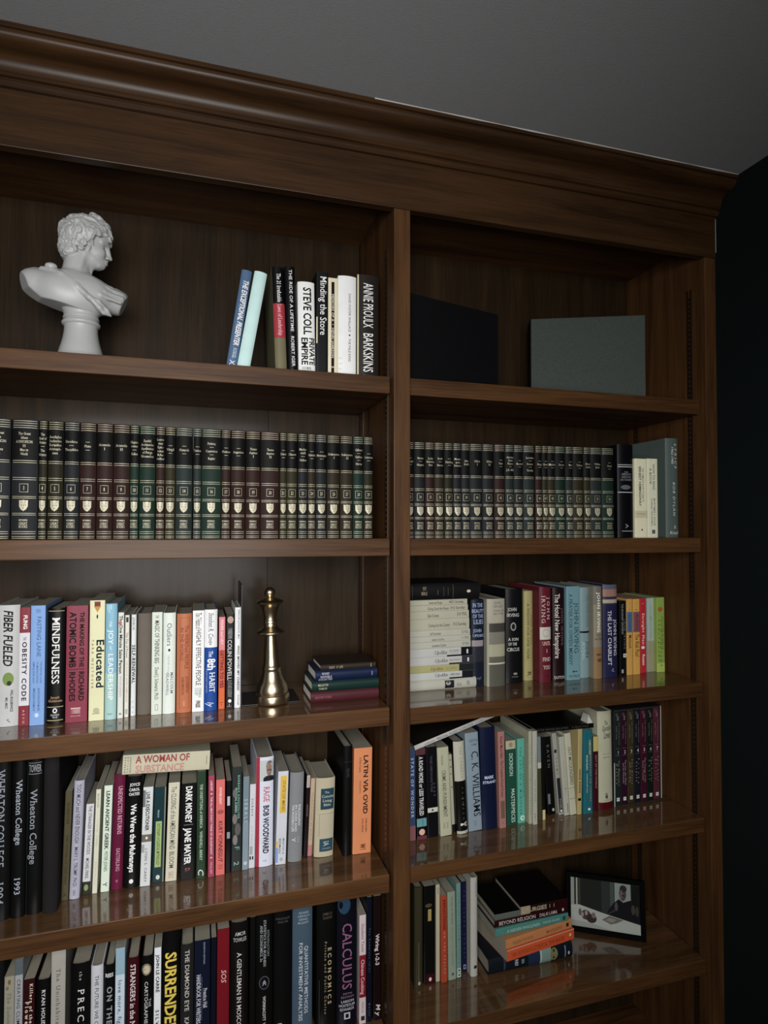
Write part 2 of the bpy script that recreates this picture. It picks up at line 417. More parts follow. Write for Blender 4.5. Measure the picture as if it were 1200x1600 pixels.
def gilt_ops(w, h, n, title):
    ops = []
    ops.append(['B', .078, .338, .0, 1.0, '121313'])
    for z in (.012, .030, .050, .068, .343, .360, .486, .503, .643, .657, .783, .797, .935, .952, .976, .991):
        ops.append(['B', z-.0019, z+.0019, .05, .95, 'gilt'])
    bw = min(.0150, w*.74); bh = .0162
    xc = bw/w/2; t = .0006
    zc = .572
    for a, b_, c_, d_ in ((zc-bh/h/2, zc-bh/h/2+t/h, .5-xc, .5+xc), (zc+bh/h/2-t/h, zc+bh/h/2, .5-xc, .5+xc), (zc-bh/h/2, zc+bh/h/2, .5-xc, .5-xc+t/w), (zc-bh/h/2, zc+bh/h/2, .5+xc-t/w, .5+xc)):
        ops.append(['B', a, b_, c_, d_, 'gilt'])
    nw = .0028*len(str(n))+.0008*(len(str(n))-1); nw = min(nw, bw*.6)
    ops.append(['H', str(n), zc-.0068*.5/h, zc+.0068*.5/h, .5-nw/w/2, .5+nw/w/2, 'gilt', 'r'])
    # shield
    s = min(.0076, w*.37); zt = h*(1-.673); zb = h*(1-.765)
    pts = [(-s, zt), (-s*.97, zb+(zt-zb)*.42), (-s*.6, zb+(zt-zb)*.16), (0, zb), (s*.6, zb+(zt-zb)*.16), (s*.97, zb+(zt-zb)*.42), (s, zt), (s*.5, zt-.0008), (0, zt+.0006), (-s*.5, zt-.0008)]
    ops.append(['P', list(reversed(pts)) if False else pts, 'gilt'])
    dk = '2c281c'  # dark printed marks inside the gilt shield
    for cx, cz, rx, rz in ((-.4, .8, .22, .05), (.4, .8, .22, .05), (-.45, .55, .12, .10), (.0, .52, .1, .12), (.45, .55, .12, .10), (0, .28, .25, .04), (-.2, .68, .12, .03), (.25, .68, .12, .03)):
        x = cx*s; z = zb+(zt-zb)*cz
        ops.append(['B', 1-(z+rz*(zt-zb)*.5)/h, 1-(z-rz*(zt-zb)*.5)/h, .5+(x-rx*s*.6)/w, .5+(x+rx*s*.6)/w, dk])
    tw = min(.0150, w*.84)/w/2
    ops.append(['H', 'BRITANNICA', .833, .846, .5-tw, .5+tw, 'gilt', 'b'])
    ops.append(['H', 'GREAT', .856, .878, .5-tw, .5+tw, 'gilt', 'r']); ops.append(['H', 'BOOKS', .882, .904, .5-tw, .5+tw, 'gilt', 'r'])
    L = title.split('/'); m_ = len(L); lh = min(.034, .235/m_)
    z = .205-(m_*lh)/2
    if m_ > 5: z = max(z, .085)
    for s_ in L:
        if s_ == '–': ops.append(['B', z+lh*.45, z+lh*.53, .5-min(.004, w*.25)/w, .5+min(.004, w*.25)/w, 'gilt'])
        else:
            want = .0023*len(s_)+.0006; tw = min(want, w*.9)/w/2
            ops.append(['H', s_, z+lh*.18, z+lh*.80, .5-tw, .5+tw, 'gilt', 'r'])
        z += lh
    return ops
BOOKS = json.loads(r'''[
["A1","h",0.0588,0.0804,0.075,0.2255,0.1488,0.146,"3c5470","faded blue hardcover with white lettering leaning to the right",[["V","THE EXCEPTIONAL PRESENTER",0.1,0.75,0.6,0.5,"d8dcdc","bi"],["V","KOEGEL",0.78,0.88,0.6,0.35,"a0a8b0","s"],["V","XX",0.9,0.99,0.5,0.5,"c8c8c8","s"]]],
["A1","h",0.0811,0.1087,0.075,0.2257,0.149,0.1694,"98b4b2","plain mint blue cloth hardcover leaning to the right",[]],
["A1","h",0.1669,0.1921,0.075,0.24,0.1584,-0.0426,"5a5540","black, red and olive dust jacketed hardcover",[["B",0,0.34,-1,2,"161618"],["B",0.34,0.66,-1,2,"8a2a35"],["V","The 21 Irrefutable",0.06,0.33,0.55,0.35,"d0c8c0","r"],["V","Laws of Leadership",0.35,0.64,0.55,0.35,"c89090","r"]]],
["A1","h",0.1942,0.2171,0.075,0.2446,0.1614,-0.0406,"16161a","black hardcover with wide spaced thin white capitals",[["V","THE RIDE OF A LIFETIME",0.03,0.6,0.55,0.3,"c8c8c8","s"],["V","ROBERT IGER",0.64,0.92,0.55,0.3,"c8c8c8","s"]]],
["A1","h",0.2181,0.2559,0.075,0.214,0.1413,-0.0171,"b8bab8","white hardcover with heavy black title in three lines",[["V","STEVE COLL",0.06,0.56,0.55,0.46,"141414","b"],["V","PRIVATE",0.59,0.88,0.8,0.32,"141414","b"],["V","EMPIRE",0.59,0.88,0.36,0.36,"141414","b"],["H","EXXONMOBIL",0.9,0.93,0.2,0.75,"404040","s"],["H","AND AMERICAN",0.935,0.955,0.2,0.75,"404040","s"],["H","POWER",0.96,0.98,0.35,0.65,"404040","s"]]],
["A1","p",0.2569,0.2834,0.075,0.241,0.15,0.0,"1a1c1c","glossy black paperback with large thin white lettering",[["V","Minding the Store",0.04,0.6,0.6,0.55,"c8c8c8","s"],["B",0.43,0.68,0,0.1,"b0a888"]]],
["A1","p",0.2841,0.3068,0.075,0.23,0.1518,0.0,"b0a890","cream paperback with black panel down the spine",[["B",0.04,0.99,0.32,0.62,"181818"],["V","MEMOIRS OF A  •  HENRI JAMESON",0.16,0.8,0.47,0.22,"b8b098","s"],["V","S",0.86,0.92,0.47,0.25,"b8b098","s"]]],
["A1","h",0.3076,0.3504,0.075,0.2391,0.1578,0.0,"b8bcbc","thick white hardcover with small dark lettering",[["V","DAVID FOSTER WALLACE  ✦  THE PALE KING",0.17,0.83,0.62,0.13,"383c44","s"],["H","❧❧",0.965,0.985,0.45,0.75,"202020","s"],["B",0.8,0.802,0.05,0.25,"505050"],["B",0.85,0.852,0.05,0.25,"505050"],["B",0.9,0.902,0.05,0.2,"505050"]]],
["A1","h",0.353,0.4044,0.075,0.2472,0.1632,0.0,"2a2623","thick dark hardcover with tall condensed white capitals",[["V","ANNIE PROULX",0.08,0.5,0.5,0.45,"c4c0b8","c"],["V","BARKSKINS",0.55,0.92,0.5,0.45,"c4c0b8","c"],["B",0,1,0,0.07,"a09878"]]],
["A2","g",-0.3842,-0.3429,0.045,0.2324,0.16,0.0,"26292c",[2,"The Great/Ideas/A SYNTOPICON/I/Angel to/Love","navy"],[]],
["A2","g",-0.3408,-0.2955,0.045,0.2322,0.16,0.0,"26292c",[3,"The Great/Ideas/A SYNTOPICON/II/Man to/World","navy"],[]],
["A2","g",-0.2934,-0.2792,0.045,0.232,0.16,0.0,"2c2a1c",[4,"The/Iliad of/Homer/–/The/Odyssey","olivedk"],[]],
["A2","g",-0.2781,-0.2508,0.045,0.2319,0.16,0.0,"2c2a1c",[5,"Aeschylus/Sophocles/Euripides/Aristoph-/anes","olivedk"],[]],
["A2","g",-0.2494,-0.222,0.045,0.2318,0.16,0.0,"26292c",[6,"Herodotus/–/Thucydides","navy"],[]],
["A2","g",-0.2212,-0.1917,0.045,0.2316,0.16,0.0,"38231f",[7,"–/Plato/–","maroon"],[]],
["A2","g",-0.1905,-0.1607,0.045,0.2315,0.16,0.0,"38231f",[8,"Aristotle/I","maroon"],[]],
["A2","g",-0.1598,-0.1291,0.045,0.2313,0.16,0.0,"38231f",[9,"Aristotle/II","maroon"],[]],
["A2","g",-0.1282,-0.112,0.045,0.2312,0.16,0.0,"1c352b",[10,"Hippoc-/rates/–/Galen","green"],[]],
["A2","g",-0.1108,-0.0804,0.045,0.231,0.16,0.0,"1c352b",[11,"Euclid/Archimedes/Apollonius/of Perga/Nicomachus","green"],[]],
["A2","g",-0.0789,-0.0619,0.045,0.2309,0.16,0.0,"38231f",[12,"Lucre-/tius/Epic-/tetus/M.Au-/relius","maroon"],[]],
["A2","g",-0.0609,-0.0417,0.045,0.2308,0.16,0.0,"35321f",[13,"–/Virgil/–","olive"],[]],
["A2","g",-0.0407,-0.0079,0.045,0.2307,0.16,0.0,"2a3533",[14,"–/Plutarch/–","slate"],[]],
["A2","g",-0.0059,0.0098,0.045,0.2305,0.16,0.0,"2a3533",[15,"–/Tacitus/–","slate"],[]],
["A2","g",0.0106,0.05,0.045,0.2304,0.16,0.0,"1c352b",[16,"Ptolemy/–/Copernicus/–/Kepler","green"],[]],
["A2","g",0.0506,0.0692,0.045,0.2302,0.16,0.0,"38231f",[17,"–/Plotinus/–","maroon"],[]],
["A2","g",0.0703,0.0998,0.045,0.2301,0.16,0.0,"38231f",[18,"–/Augustine/–","maroon"],[]],
["A2","g",0.101,0.1313,0.045,0.2299,0.16,0.0,"38231f",[19,"Thomas/Aquinas/I","maroon"],[]],
["A2","g",0.1323,0.1717,0.045,0.2297,0.16,0.0,"38231f",[20,"Thomas/Aquinas/II","maroon"],[]],
["A2","g",0.1729,0.1874,0.045,0.2296,0.16,0.0,"35321f",[21,"–/Dante/–","olive"],[]],
["A2","g",0.1882,0.2108,0.045,0.2295,0.16,0.0,"35321f",[22,"–/Chaucer/–","olive"],[]],
["A2","g",0.2125,0.2331,0.045,0.2294,0.16,0.0,"26292c",[23,"Machia-/velli/–/Hobbes","navy"],[]],
["A2","g",0.2339,0.2508,0.045,0.2293,0.16,0.0,"342c20",[24,"–/Rabelais/–","brown"],[]],
["A2","g",0.2519,0.2759,0.045,0.2292,0.16,0.0,"26292c",[25,"–/Montaigne/–","navy"],[]],
["A2","g",0.2774,0.3057,0.045,0.229,0.16,0.0,"342c20",[26,"Shakespeare/I","brown"],[]],
["A2","g",0.3072,0.3358,0.045,0.2289,0.16,0.0,"342c20",[27,"Shakespeare/II","brown"],[]],
["A2","g",0.3367,0.3601,0.045,0.2287,0.16,0.0,"1c352b",[28,"Gilbert/–/Galileo/–/Harvey","green"],[]],
["A2","g",0.3609,0.3821,0.045,0.2286,0.16,0.0,"2c2a1c",[29,"–/Cervantes/–","olivedk"],[]],
["B2","g",0.4588,0.4811,0.045,0.2235,0.16,0.0,"38231f",[33,"–/Pascal/–","maroon"],[]],
["B2","g",0.4823,0.5082,0.045,0.2238,0.16,0.0,"26292c",[34,"Newton/–/Huygens","navy"],[]],
["B2","g",0.5092,0.5314,0.045,0.2241,0.16,0.0,"38231f",[35,"Locke/Berkeley/Hume","maroon"],[]],
["B2","g",0.5323,0.5557,0.045,0.2244,0.16,0.0,"342c20",[36,"Swift/–/Sterne","brown"],[]],
["B2","g",0.557,0.5779,0.045,0.2246,0.16,0.0,"2c2a1c",[37,"–/Fielding/–","olivedk"],[]],
["B2","g",0.579,0.599,0.045,0.2249,0.16,0.0,"26292c",[38,"Montes-/quieu/Rousseau","navy"],[]],
["B2","g",0.6002,0.6216,0.045,0.2251,0.16,0.0,"26292c",[39,"Adam/Smith","navy"],[]],
["B2","g",0.6226,0.6548,0.045,0.2255,0.16,0.0,"26292c",[40,"Gibbon/I","navy"],[]],
["B2","g",0.6555,0.6851,0.045,0.2258,0.16,0.0,"26292c",[41,"Gibbon/II","navy"],[]],
["B2","g",0.6868,0.7147,0.045,0.2262,0.16,0.0,"38231f",[42,"–/Kant/–","maroon"],[]],
["B2","g",0.7157,0.7378,0.045,0.2265,0.16,0.0,"2a3533",[43,"American/State/Papers/–/J.S. Mill","slate"],[]],
["B2","g",0.7388,0.7642,0.045,0.2268,0.16,0.0,"26292c",[44,"–/Boswell/–","navy"],[]],
["B2","g",0.7652,0.7952,0.045,0.2271,0.16,0.0,"2a3533",[45,"Lavoisier/–/Fourier/–/Faraday","slate"],[]],
["B2","g",0.7975,0.8158,0.045,0.2275,0.16,0.0,"38231f",[46,"–/Hegel/–","maroon"],[]],
["B2","g",0.8167,0.8314,0.045,0.2277,0.16,0.0,"35321f",[47,"–/Goethe/–","olive"],[]],
["B2","g",0.8322,0.8529,0.045,0.2279,0.16,0.0,"35321f",[48,"–/Melville/–","olive"],[]],
["B2","g",0.8537,0.882,0.045,0.2282,0.16,0.0,"1c352b",[49,"–/Darwin/–","green"],[]],
["B2","g",0.8831,0.9036,0.045,0.2285,0.16,0.0,"2a3533",[50,"–/Marx/–","slate"],[]],
["B2","g",0.9045,0.9345,0.045,0.2288,0.16,0.0,"35321f",[51,"–/Tolstoy/–","olive"],[]],
["B2","g",0.9354,0.9547,0.045,0.2291,0.16,0.0,"35321f",[52,"Dosto-/evsky","olive"],[]],
["B2","g",0.9554,0.9887,0.045,0.2294,0.16,0.0,"2a3533",[53,"William/James","slate"],[]],
["B2","g",0.9894,1.0252,0.045,0.2298,0.16,0.0,"1c352b",[54,"–/Freud/–","green"],[]],
["B2","h",1.0369,1.0843,0.045,0.2405,0.17,0.0,"10151c","glossy navy dictionary with silver rules",[["B",0.215,0.222,0.02,0.98,"8a9090"],["B",0.235,0.245,0.02,0.98,"8a9090"],["B",0.51,0.518,0.02,0.98,"9aa0a0"],["H","THE",0.29,0.305,0.35,0.6,"6a7074","r"],["H","AMERICAN",0.31,0.33,0.2,0.8,"6a7074","r"],["H","HERITAGE",0.34,0.36,0.2,0.8,"6a7074","r"],["H","DICTIONARY",0.37,0.39,0.15,0.85,"6a7074","r"],["E",0.46,0.45,0.025,0.3,"4a5054"],["V","A",0.85,0.9,0.5,0.2,"707678","s"],["B",0.925,0.932,0.2,0.95,"808688"]]],
["B2","p",1.0861,1.1243,0.045,0.2051,0.13,0.0,"bcb89c","cream paperback with dark green vertical lettering",[["V","THE COMPLETE SHORT STORIES OF",0.12,0.55,0.66,0.14,"3c4838","s"],["V","ERNEST HEMINGWAY",0.1,0.6,0.42,0.18,"3c4838","b"],["B",0.66,0.75,0,1,"a8a484"],["H","Hemingway",0.69,0.705,0.15,0.85,"6a6048","s"],["E",0.9,0.55,0.012,0.06,"383838"]]],
["B2","p",1.1253,1.1575,0.045,0.2063,0.14,0.0,"b8b8a0","cream paperback with wide spaced black capitals",[["V","HOW TO READ",0.07,0.4,0.62,0.22,"383a30","s"],["V","A BOOK",0.12,0.33,0.3,0.22,"383a30","s"],["V","MORTIMER J. ADLER",0.5,0.85,0.66,0.15,"4a4c40","s"],["V","CHARLES VAN DOREN",0.5,0.85,0.4,0.15,"4a4c40","s"],["B",0.9,0.95,0.4,0.7,"505048"]]],
["B2","h",1.1869,1.2272,0.045,0.2628,0.22,0.0,"46524e","tall grey green hardcover with handwritten white lettering",[["V","LYRICS",0.05,0.3,0.72,0.2,"b0b4ac","i"],["V","1962-1985",0.08,0.26,0.45,0.16,"b0b4ac","i"],["V","BOB DYLAN",0.44,0.78,0.55,0.18,"a8aca4","i"],["H","X",0.88,0.91,0.5,0.7,"a8aca4","s"],["H","Knopf",0.935,0.965,0.2,0.9,"a8aca4","i"]]],
["A3","h",-0.3784,-0.3374,0.1084,0.2412,0.1592,0.0,"a8aaaa","glossy light grey hardcover with slanted black title and lime",[["V","FIBER FUELED",0.04,0.5,0.52,0.38,"202020","bi"],["E",0.61,0.55,0.055,0.24,"68803a"],["E",0.645,0.6,0.02,0.1,"303828"],["V","WILL BULSIEWICZ",0.7,0.88,0.72,0.1,"303030","b"],["V","MD, MSCI",0.76,0.85,0.5,0.1,"404040","b"],["V","✓",0.93,0.97,0.6,0.2,"404040","s"]]],
["A3","p",-0.336,-0.3171,0.105,0.236,0.1557,0.0,"86303a","red paperback with white panel and bold black title",[["V","FUNG",0.065,0.185,0.55,0.35,"d8d0d0","b"],["B",0.215,0.83,0.0,1,"bcbcc2"],["V","OBESITY CODE",0.29,0.79,0.5,0.42,"141414","b"],["V","THE",0.25,0.28,0.5,0.3,"303030","s"],["V","AEVO",0.865,0.98,0.5,0.2,"c8a0a0","s"]]],
["A3","p",-0.3154,-0.2892,0.1017,0.2393,0.1579,0.0,"6c90c4","sky blue paperback with pale blue lettering",[["V","LIFE IN THE",0.03,0.06,0.5,0.3,"3a5a90","s"],["V","FASTING LANE",0.09,0.43,0.58,0.28,"38588c","s"],["V","THE ESSENTIAL GUIDE",0.47,0.65,0.75,0.12,"38588c","s"],["V","TO MAKING FASTING",0.47,0.65,0.5,0.12,"38588c","s"],["V","SIMPLE AND EASY",0.47,0.65,0.25,0.12,"38588c","s"],["V","JASON FUNG EVE MAYER",0.69,0.88,0.62,0.14,"38588c","s"],["V","MEGAN RAMOS",0.69,0.88,0.3,0.14,"38588c","s"],["E",0.915,0.5,0.018,0.14,"a8c0e0"]]],
["A3","h",-0.2861,-0.254,0.1046,0.2325,0.1535,0.0,"1c1b1b","glossy black hardcover with large white serif title",[["B",0.022,0.028,0.05,0.95,"9a8a68"],["V","MINDFULNESS",0.08,0.66,0.5,0.42,"d8d8d8","r"],["H","Joseph",0.765,0.785,0.25,0.75,"a88860","r"],["H","Goldstein",0.795,0.815,0.1,0.9,"a88860","r"],["B",0.855,0.861,0.05,0.95,"a89870"],["E",0.89,0.5,0.022,0.13,"d0d0d0"],["E",0.89,0.5,0.012,0.07,"1c1b1b"],["H","SOUNDS",0.92,0.933,0.25,0.75,"c0c0c0","s"],["H","TRUE",0.94,0.953,0.35,0.65,"c0c0c0","s"],["B",0.97,0.976,0.05,0.95,"a89870"]]],
["A3","p",-0.2504,-0.2101,0.101,0.2366,0.1562,0.0,"883648","crimson paperback with heavy black two line title",[["V","THE MAKING OF THE",0.055,0.53,0.72,0.2,"1c1014","b"],["V","ATOMIC BOMB",0.055,0.53,0.3,0.3,"1c1014","b"],["B",0.545,0.55,0.12,0.88,"1c1014"],["V","RICHARD",0.565,0.82,0.72,0.24,"1c1014","b"],["V","RHODES",0.565,0.82,0.3,0.26,"1c1014","b"],["B",0.875,0.885,0.25,0.7,"c0a0a0"],["V","VVV",0.888,0.925,0.48,0.4,"c0a0a0","b"],["H","SIMON & SCHUSTER",0.94,0.95,0.25,0.7,"c0a0a0","s"]]],
["A3","p",-0.207,-0.1785,0.1004,0.2463,0.1626,0.0,"c4c29a","cream yellow paperback with pencil tip picture at top",[["B",0.01,0.05,0.3,0.7,"7a3020"],["T",0.05,0.1,0.27,0.73,"b08030"],["E",0.135,0.5,0.018,0.05,"282010"],["V","Educated",0.325,0.73,0.72,0.48,"1c2830","rb"],["V","TARA WESTOVER",0.325,0.73,0.22,0.15,"484838","s"],["E",0.915,0.5,0.022,0.22,"a0a080"],["H","EDUCATED",0.935,0.945,0.25,0.75,"484838","s"]]],
["A3","h",-0.1771,-0.155,0.0988,0.2388,0.1576,0.0,"74a4b8","pale blue hardcover shading to mint with white capitals",[["B",0.6,1,-1,2,"90b4b0"],["B",0.01,0.06,0.15,0.2,"b8d0dc"],["B",0.01,0.08,0.3,0.35,"b8d0dc"],["B",0.01,0.05,0.45,0.5,"b8d0dc"],["V","THE",0.15,0.2,0.45,0.2,"d0dce0","s"],["V","JOY",0.23,0.35,0.48,0.42,"d8e4e8","s"],["V","of",0.365,0.395,0.5,0.2,"d0dce0","s"],["V","LEADERSHIP",0.43,0.83,0.5,0.42,"dce8e8","s"],["H","WILEY",0.945,0.957,0.25,0.7,"405058","s"]]],
["A3","p",-0.153,-0.1421,0.103,0.2194,0.1448,0.0,"bcc0b8","thin white paperback with blackletter style title",[["V","The One Minute Sales Person",0.03,0.58,0.5,0.55,"202020","rb"],["E",0.1,0.35,0.02,0.3,"a86060"],["V","SPENCER JOHNSON",0.6,0.8,0.5,0.3,"a08080","s"],["B",0.95,0.965,0.3,0.7,"707070"]]],
["A3","p",-0.1399,-0.132,0.1076,0.2128,0.1405,0.0,"c0beb4","very thin white paperback with brown lettering",[["V","The Tao of Power",0.17,0.42,0.5,0.5,"403c34","r"],["V","THE WINTER NEVER COMES BACK",0.45,0.85,0.5,0.3,"907c68","s"],["B",0.02,0.07,0.2,0.8,"303030"],["B",0.92,0.97,0.2,0.8,"989890"]]],
["A3","h",-0.1295,-0.1187,0.1132,0.2128,0.1404,0.0,"c0c4c4","thin white paperback with bold black spaced capitals",[["V","JOHN W.",0.03,0.16,0.5,0.4,"202020","s"],["V","SELF-RENEWAL",0.3,0.68,0.55,0.55,"101010","b"],["V","~ ∘ ∘",0.85,0.97,0.5,0.4,"404040","s"],["B",0,1,0,0.12,"202020"]]],
["A3","h",-0.1159,-0.0893,0.1159,0.2141,0.1413,0.0,"645c54","plain grey brown linen hardcover",[]],
["A3","p",-0.0873,-0.0663,0.1089,0.2165,0.1429,0.0,"bcc4b8","white paperback with thin black capitals and author name",[["V","THE",0.03,0.06,0.5,0.3,"404040","s"],["V","MAGIC OF THINKING BIG",0.08,0.5,0.5,0.42,"282c30","r"],["V","David J. Schwartz, Ph.D.",0.54,0.86,0.5,0.35,"383838","r"],["B",0.9,0.96,0.35,0.65,"808880"],["B",0.905,0.955,0.4,0.6,"bcc4b8"]]],
["A3","h",-0.0647,-0.0394,0.107,0.2144,0.1415,0.0,"c4ccc4","white rounded hardcover with widely spaced serif lettering",[["V","Outliers",0.1,0.33,0.5,0.36,"50585c","r"],["E",0.37,0.5,0.014,0.09,"202828"],["V","THE STORY OF SUCCESS",0.42,0.64,0.45,0.16,"8c9494","s"],["V","MALCOLM",0.59,0.8,0.72,0.2,"50585c","r"],["V","GLADWELL",0.59,0.82,0.38,0.2,"50585c","r"],["V","I",0.9,0.96,0.5,0.1,"90a0a0","s"]]],
["A3","h",-0.0368,-0.0064,0.1062,0.2116,0.1397,0.0,"a8623f","terracotta orange hardcover with dull red lettering",[["V","The WEIRDest PEOPLE",0.12,0.56,0.66,0.24,"7a3020","s"],["V","IN THE WORLD",0.14,0.48,0.35,0.2,"7a3020","s"],["V","JOSEPH",0.64,0.8,0.72,0.18,"703020","s"],["V","HENRICH",0.64,0.82,0.42,0.18,"703020","s"],["B",0.04,0.042,0.2,0.85,"883c28"],["B",0.95,0.952,0.2,0.85,"883c28"],["B",0.04,0.95,0.2,0.22,"904830"],["B",0.04,0.95,0.83,0.85,"904830"],["B",0.88,0.93,0.5,0.54,"c0a080"]]],
["A3","p",-0.0044,0.0197,0.1059,0.2173,0.1434,0.0,"d0d0d0","white paperback with narrow black capitals",[["V","The 7 Habits of",0.02,0.18,0.5,0.5,"202020","ri"],["V","HIGHLY EFFECTIVE PEOPLE",0.19,0.74,0.52,0.42,"202428","c"],["V","STEPHEN R.",0.765,0.865,0.65,0.25,"3a7058","s"],["V","COVEY",0.765,0.84,0.35,0.25,"3a7058","s"],["V","FREE",0.89,0.96,0.5,0.35,"101010","b"]]],
["A3","h",0.0204,0.047,0.1047,0.2185,0.1442,0.0,"1c4c9c","white over bright blue hardcover",[["B",0,0.375,-1,2,"d0d2d4"],["V","Stephen R. Covey",0.03,0.35,0.5,0.38,"382c34","ri"],["V","The",0.41,0.47,0.5,0.32,"d8d8e0","r"],["V","8th",0.485,0.6,0.55,0.6,"dcdce4","rb"],["V","HABIT",0.62,0.82,0.62,0.42,"dcdce4","r"],["V","FROM EFFECTIVENESS TO GREATNESS",0.58,0.82,0.18,0.12,"8090c0","s"],["V","ly",0.91,0.955,0.5,0.5,"c0c4d8","i"]]],
["A3","p",0.0506,0.0637,0.1104,0.2008,0.1325,0.0,"b05038","thin pink and orange paperback with red title",[["B",0,0.36,-1,2,"c07078"],["V","FISHER and URY",0.03,0.3,0.5,0.4,"d8b0b0","b"],["V","GETTING TO YES",0.36,0.77,0.5,0.5,"701818","b"],["B",0.77,0.99,-1,2,"c05828"],["V","(•",0.92,0.96,0.5,0.4,"402018","s"]]],
["A3","p",0.0659,0.0833,0.1111,0.2061,0.136,0.0,"1e1d1d","black paperback with gold medallion and white capitals",[["E",0.06,0.52,0.038,0.38,"a08878"],["V","IT WORKED FOR ME",0.15,0.26,0.5,0.5,"a0a0a0","s"],["V","COLIN POWELL",0.27,0.7,0.45,0.5,"c4c4c4","c"],["V","IN LIFE AND LEADERSHIP",0.7,0.88,0.5,0.5,"888888","s"],["E",0.92,0.5,0.018,0.2,"e0e0e0"],["V","—|",0.95,0.98,0.5,0.4,"c0c0c0","s"]]],
["A3","h",0.0846,0.0976,0.1106,0.2204,0.1455,0.0,"ccced0","white narrow hardcover with small black capitals, beside the bookend",[["V","SPENCER JOHNSON, M.D.",0.02,0.32,0.62,0.3,"282828","s"],["V","WHO MOVED MY CHEESE?",0.38,0.83,0.6,0.34,"282828","b"],["V","PUTNAM",0.87,0.97,0.6,0.25,"404040","s"]]],
["A4","h",-0.3748,-0.3416,0.0808,0.3212,0.22,0.0,"0e1316","black yearbook with large pale serif capitals",[["V","WHEATON COLLEGE",0.1,0.68,0.5,0.42,"788088","r"],["V","1994",0.76,0.9,0.5,0.42,"788088","r"]]],
["A4","h",-0.3402,-0.3153,0.0817,0.3201,0.22,0.0,"10161a","black yearbook stamped with a year in pale serif lettering",[["V","Wheaton College",0.17,0.56,0.55,0.42,"8c94a0","r"],["V","1993",0.75,0.86,0.5,0.4,"8c94a0","r"]]],
["A4","h",-0.3146,-0.286,0.0859,0.3158,0.2191,0.0,"0e1518","black yearbook with a small boxed word at the top",[["B",0.062,0.066,0.1,0.9,"70747c"],["V"," ",0,0.01,0.5,0.1,"808488","s"],["H","TOWER",0.075,0.12,0.12,0.88,"84888c","r"],["B",0.13,0.134,0.1,0.9,"70747c"],["V","Wheaton College",0.23,0.69,0.45,0.42,"7c8288","r"],["B",0,1,0.02,0.07,"2c3638"]]],
["A4","h",-0.2837,-0.2569,0.0803,0.3143,0.22,0.0,"2a2829","plain charcoal grey hardcover without lettering",[]],
["A4","p",-0.2565,-0.2436,0.1196,0.2199,0.1452,0.0256,"504a34","olive brown paperback with faint dark lettering",[["V","GORDON",0.1,0.3,0.5,0.4,"282418","r"],["V","THE POWER OF ONE WAY",0.4,0.86,0.5,0.34,"302c20","r"],["V","✕",0.93,0.97,0.5,0.4,"282418","s"]]],
["A4","h",-0.2416,-0.2228,0.118,0.2395,0.1581,0.0297,"9494a4","lavender hardcover with narrow dark capitals",[["V","TOO MUCH and NEVER ENOUGH",0.03,0.53,0.5,0.42,"302c38","c"],["V","MARY L. TRUMP, PH.D.",0.56,0.9,0.5,0.36,"383440","c"],["V","S&S",0.92,0.97,0.5,0.25,"505060","s"]]],
["A4","p",-0.2195,-0.2047,0.1301,0.1847,0.1219,0.0351,"b4b4b8","white paperback with dark green foot and typewriter capitals",[["V","THE STRANGER IN THE WOODS",0.02,0.56,0.55,0.42,"282c28","s"],["V","MICHAEL FINKEL",0.6,0.83,0.5,0.42,"282c28","s"],["B",0.86,1,-1,2,"2c3224"],["E",0.925,0.5,0.035,0.28,"788058"]]],
["A4","p",-0.1999,-0.1905,0.1285,0.2137,0.1411,0.0262,"b8b8a4","thin ivory paperback with tiny grey lettering",[["V","BEDEVILED",0.04,0.18,0.5,0.4,"70706a","s"],["V","A NOVEL · STORIES",0.3,0.55,0.5,0.3,"909084","s"],["V","PICADOR USA",0.7,0.92,0.5,0.3,"a0a094","s"]]],
["A4","p",-0.1839,-0.1677,0.1285,0.2194,0.1448,0.0235,"b8c4b4","white paperback with black and green sans capitals",[["V","LEARN ANCIENT GREEK",0.05,0.6,0.5,0.42,"181c20","b"],["V","PETER JONES",0.62,0.81,0.5,0.38,"3c5848","s"],["V","Y",0.91,0.95,0.5,0.5,"202020","s"]]],
["A4","h",-0.1643,-0.1421,0.129,0.2392,0.1579,0.0162,"6c1e3e","magenta hardcover with pale serif capitals",[["V","UNEXPECTED RETURNS",0.1,0.52,0.62,0.36,"c090a4","r"],["V","EASTERLING",0.64,0.84,0.55,0.32,"b88098","r"],["V","≻",0.9,0.95,0.5,0.3,"b88098","s"]]],
["A4","h",-0.141,-0.1083,0.1273,0.2323,0.1533,0.0193,"18181b","black hardcover with author name stacked above white title",[["H","JOYCE",0.06,0.085,0.25,0.85,"c0c0c0","b"],["H","CAROL",0.105,0.13,0.2,0.85,"c0c0c0","b"],["H","OATES",0.145,0.17,0.2,0.85,"c0c0c0","b"],["V","We Were the Mulvaneys",0.25,0.86,0.52,0.32,"d0d0d0","rb"],["E",0.94,0.5,0.02,0.13,"c8c8c8"]]],
["A4","p",-0.1069,-0.0871,0.1262,0.2078,0.1371,0.0248,"b4b8b8","white paperback with grey band and black slab capitals",[["V","LIVE A EXECUTIONER",0.05,0.44,0.5,0.36,"181818","rb"],["B",0.48,0.555,0,1,"605c50"],["E",0.515,0.5,0.014,0.12,"c8c8c0"],["V","LYNN S. CAREY",0.62,0.96,0.5,0.25,"484c50","s"],["B",0.03,0.2,0,0.25,"606468"],["B",0.58,0.66,0,0.3,"888c8c"]]],
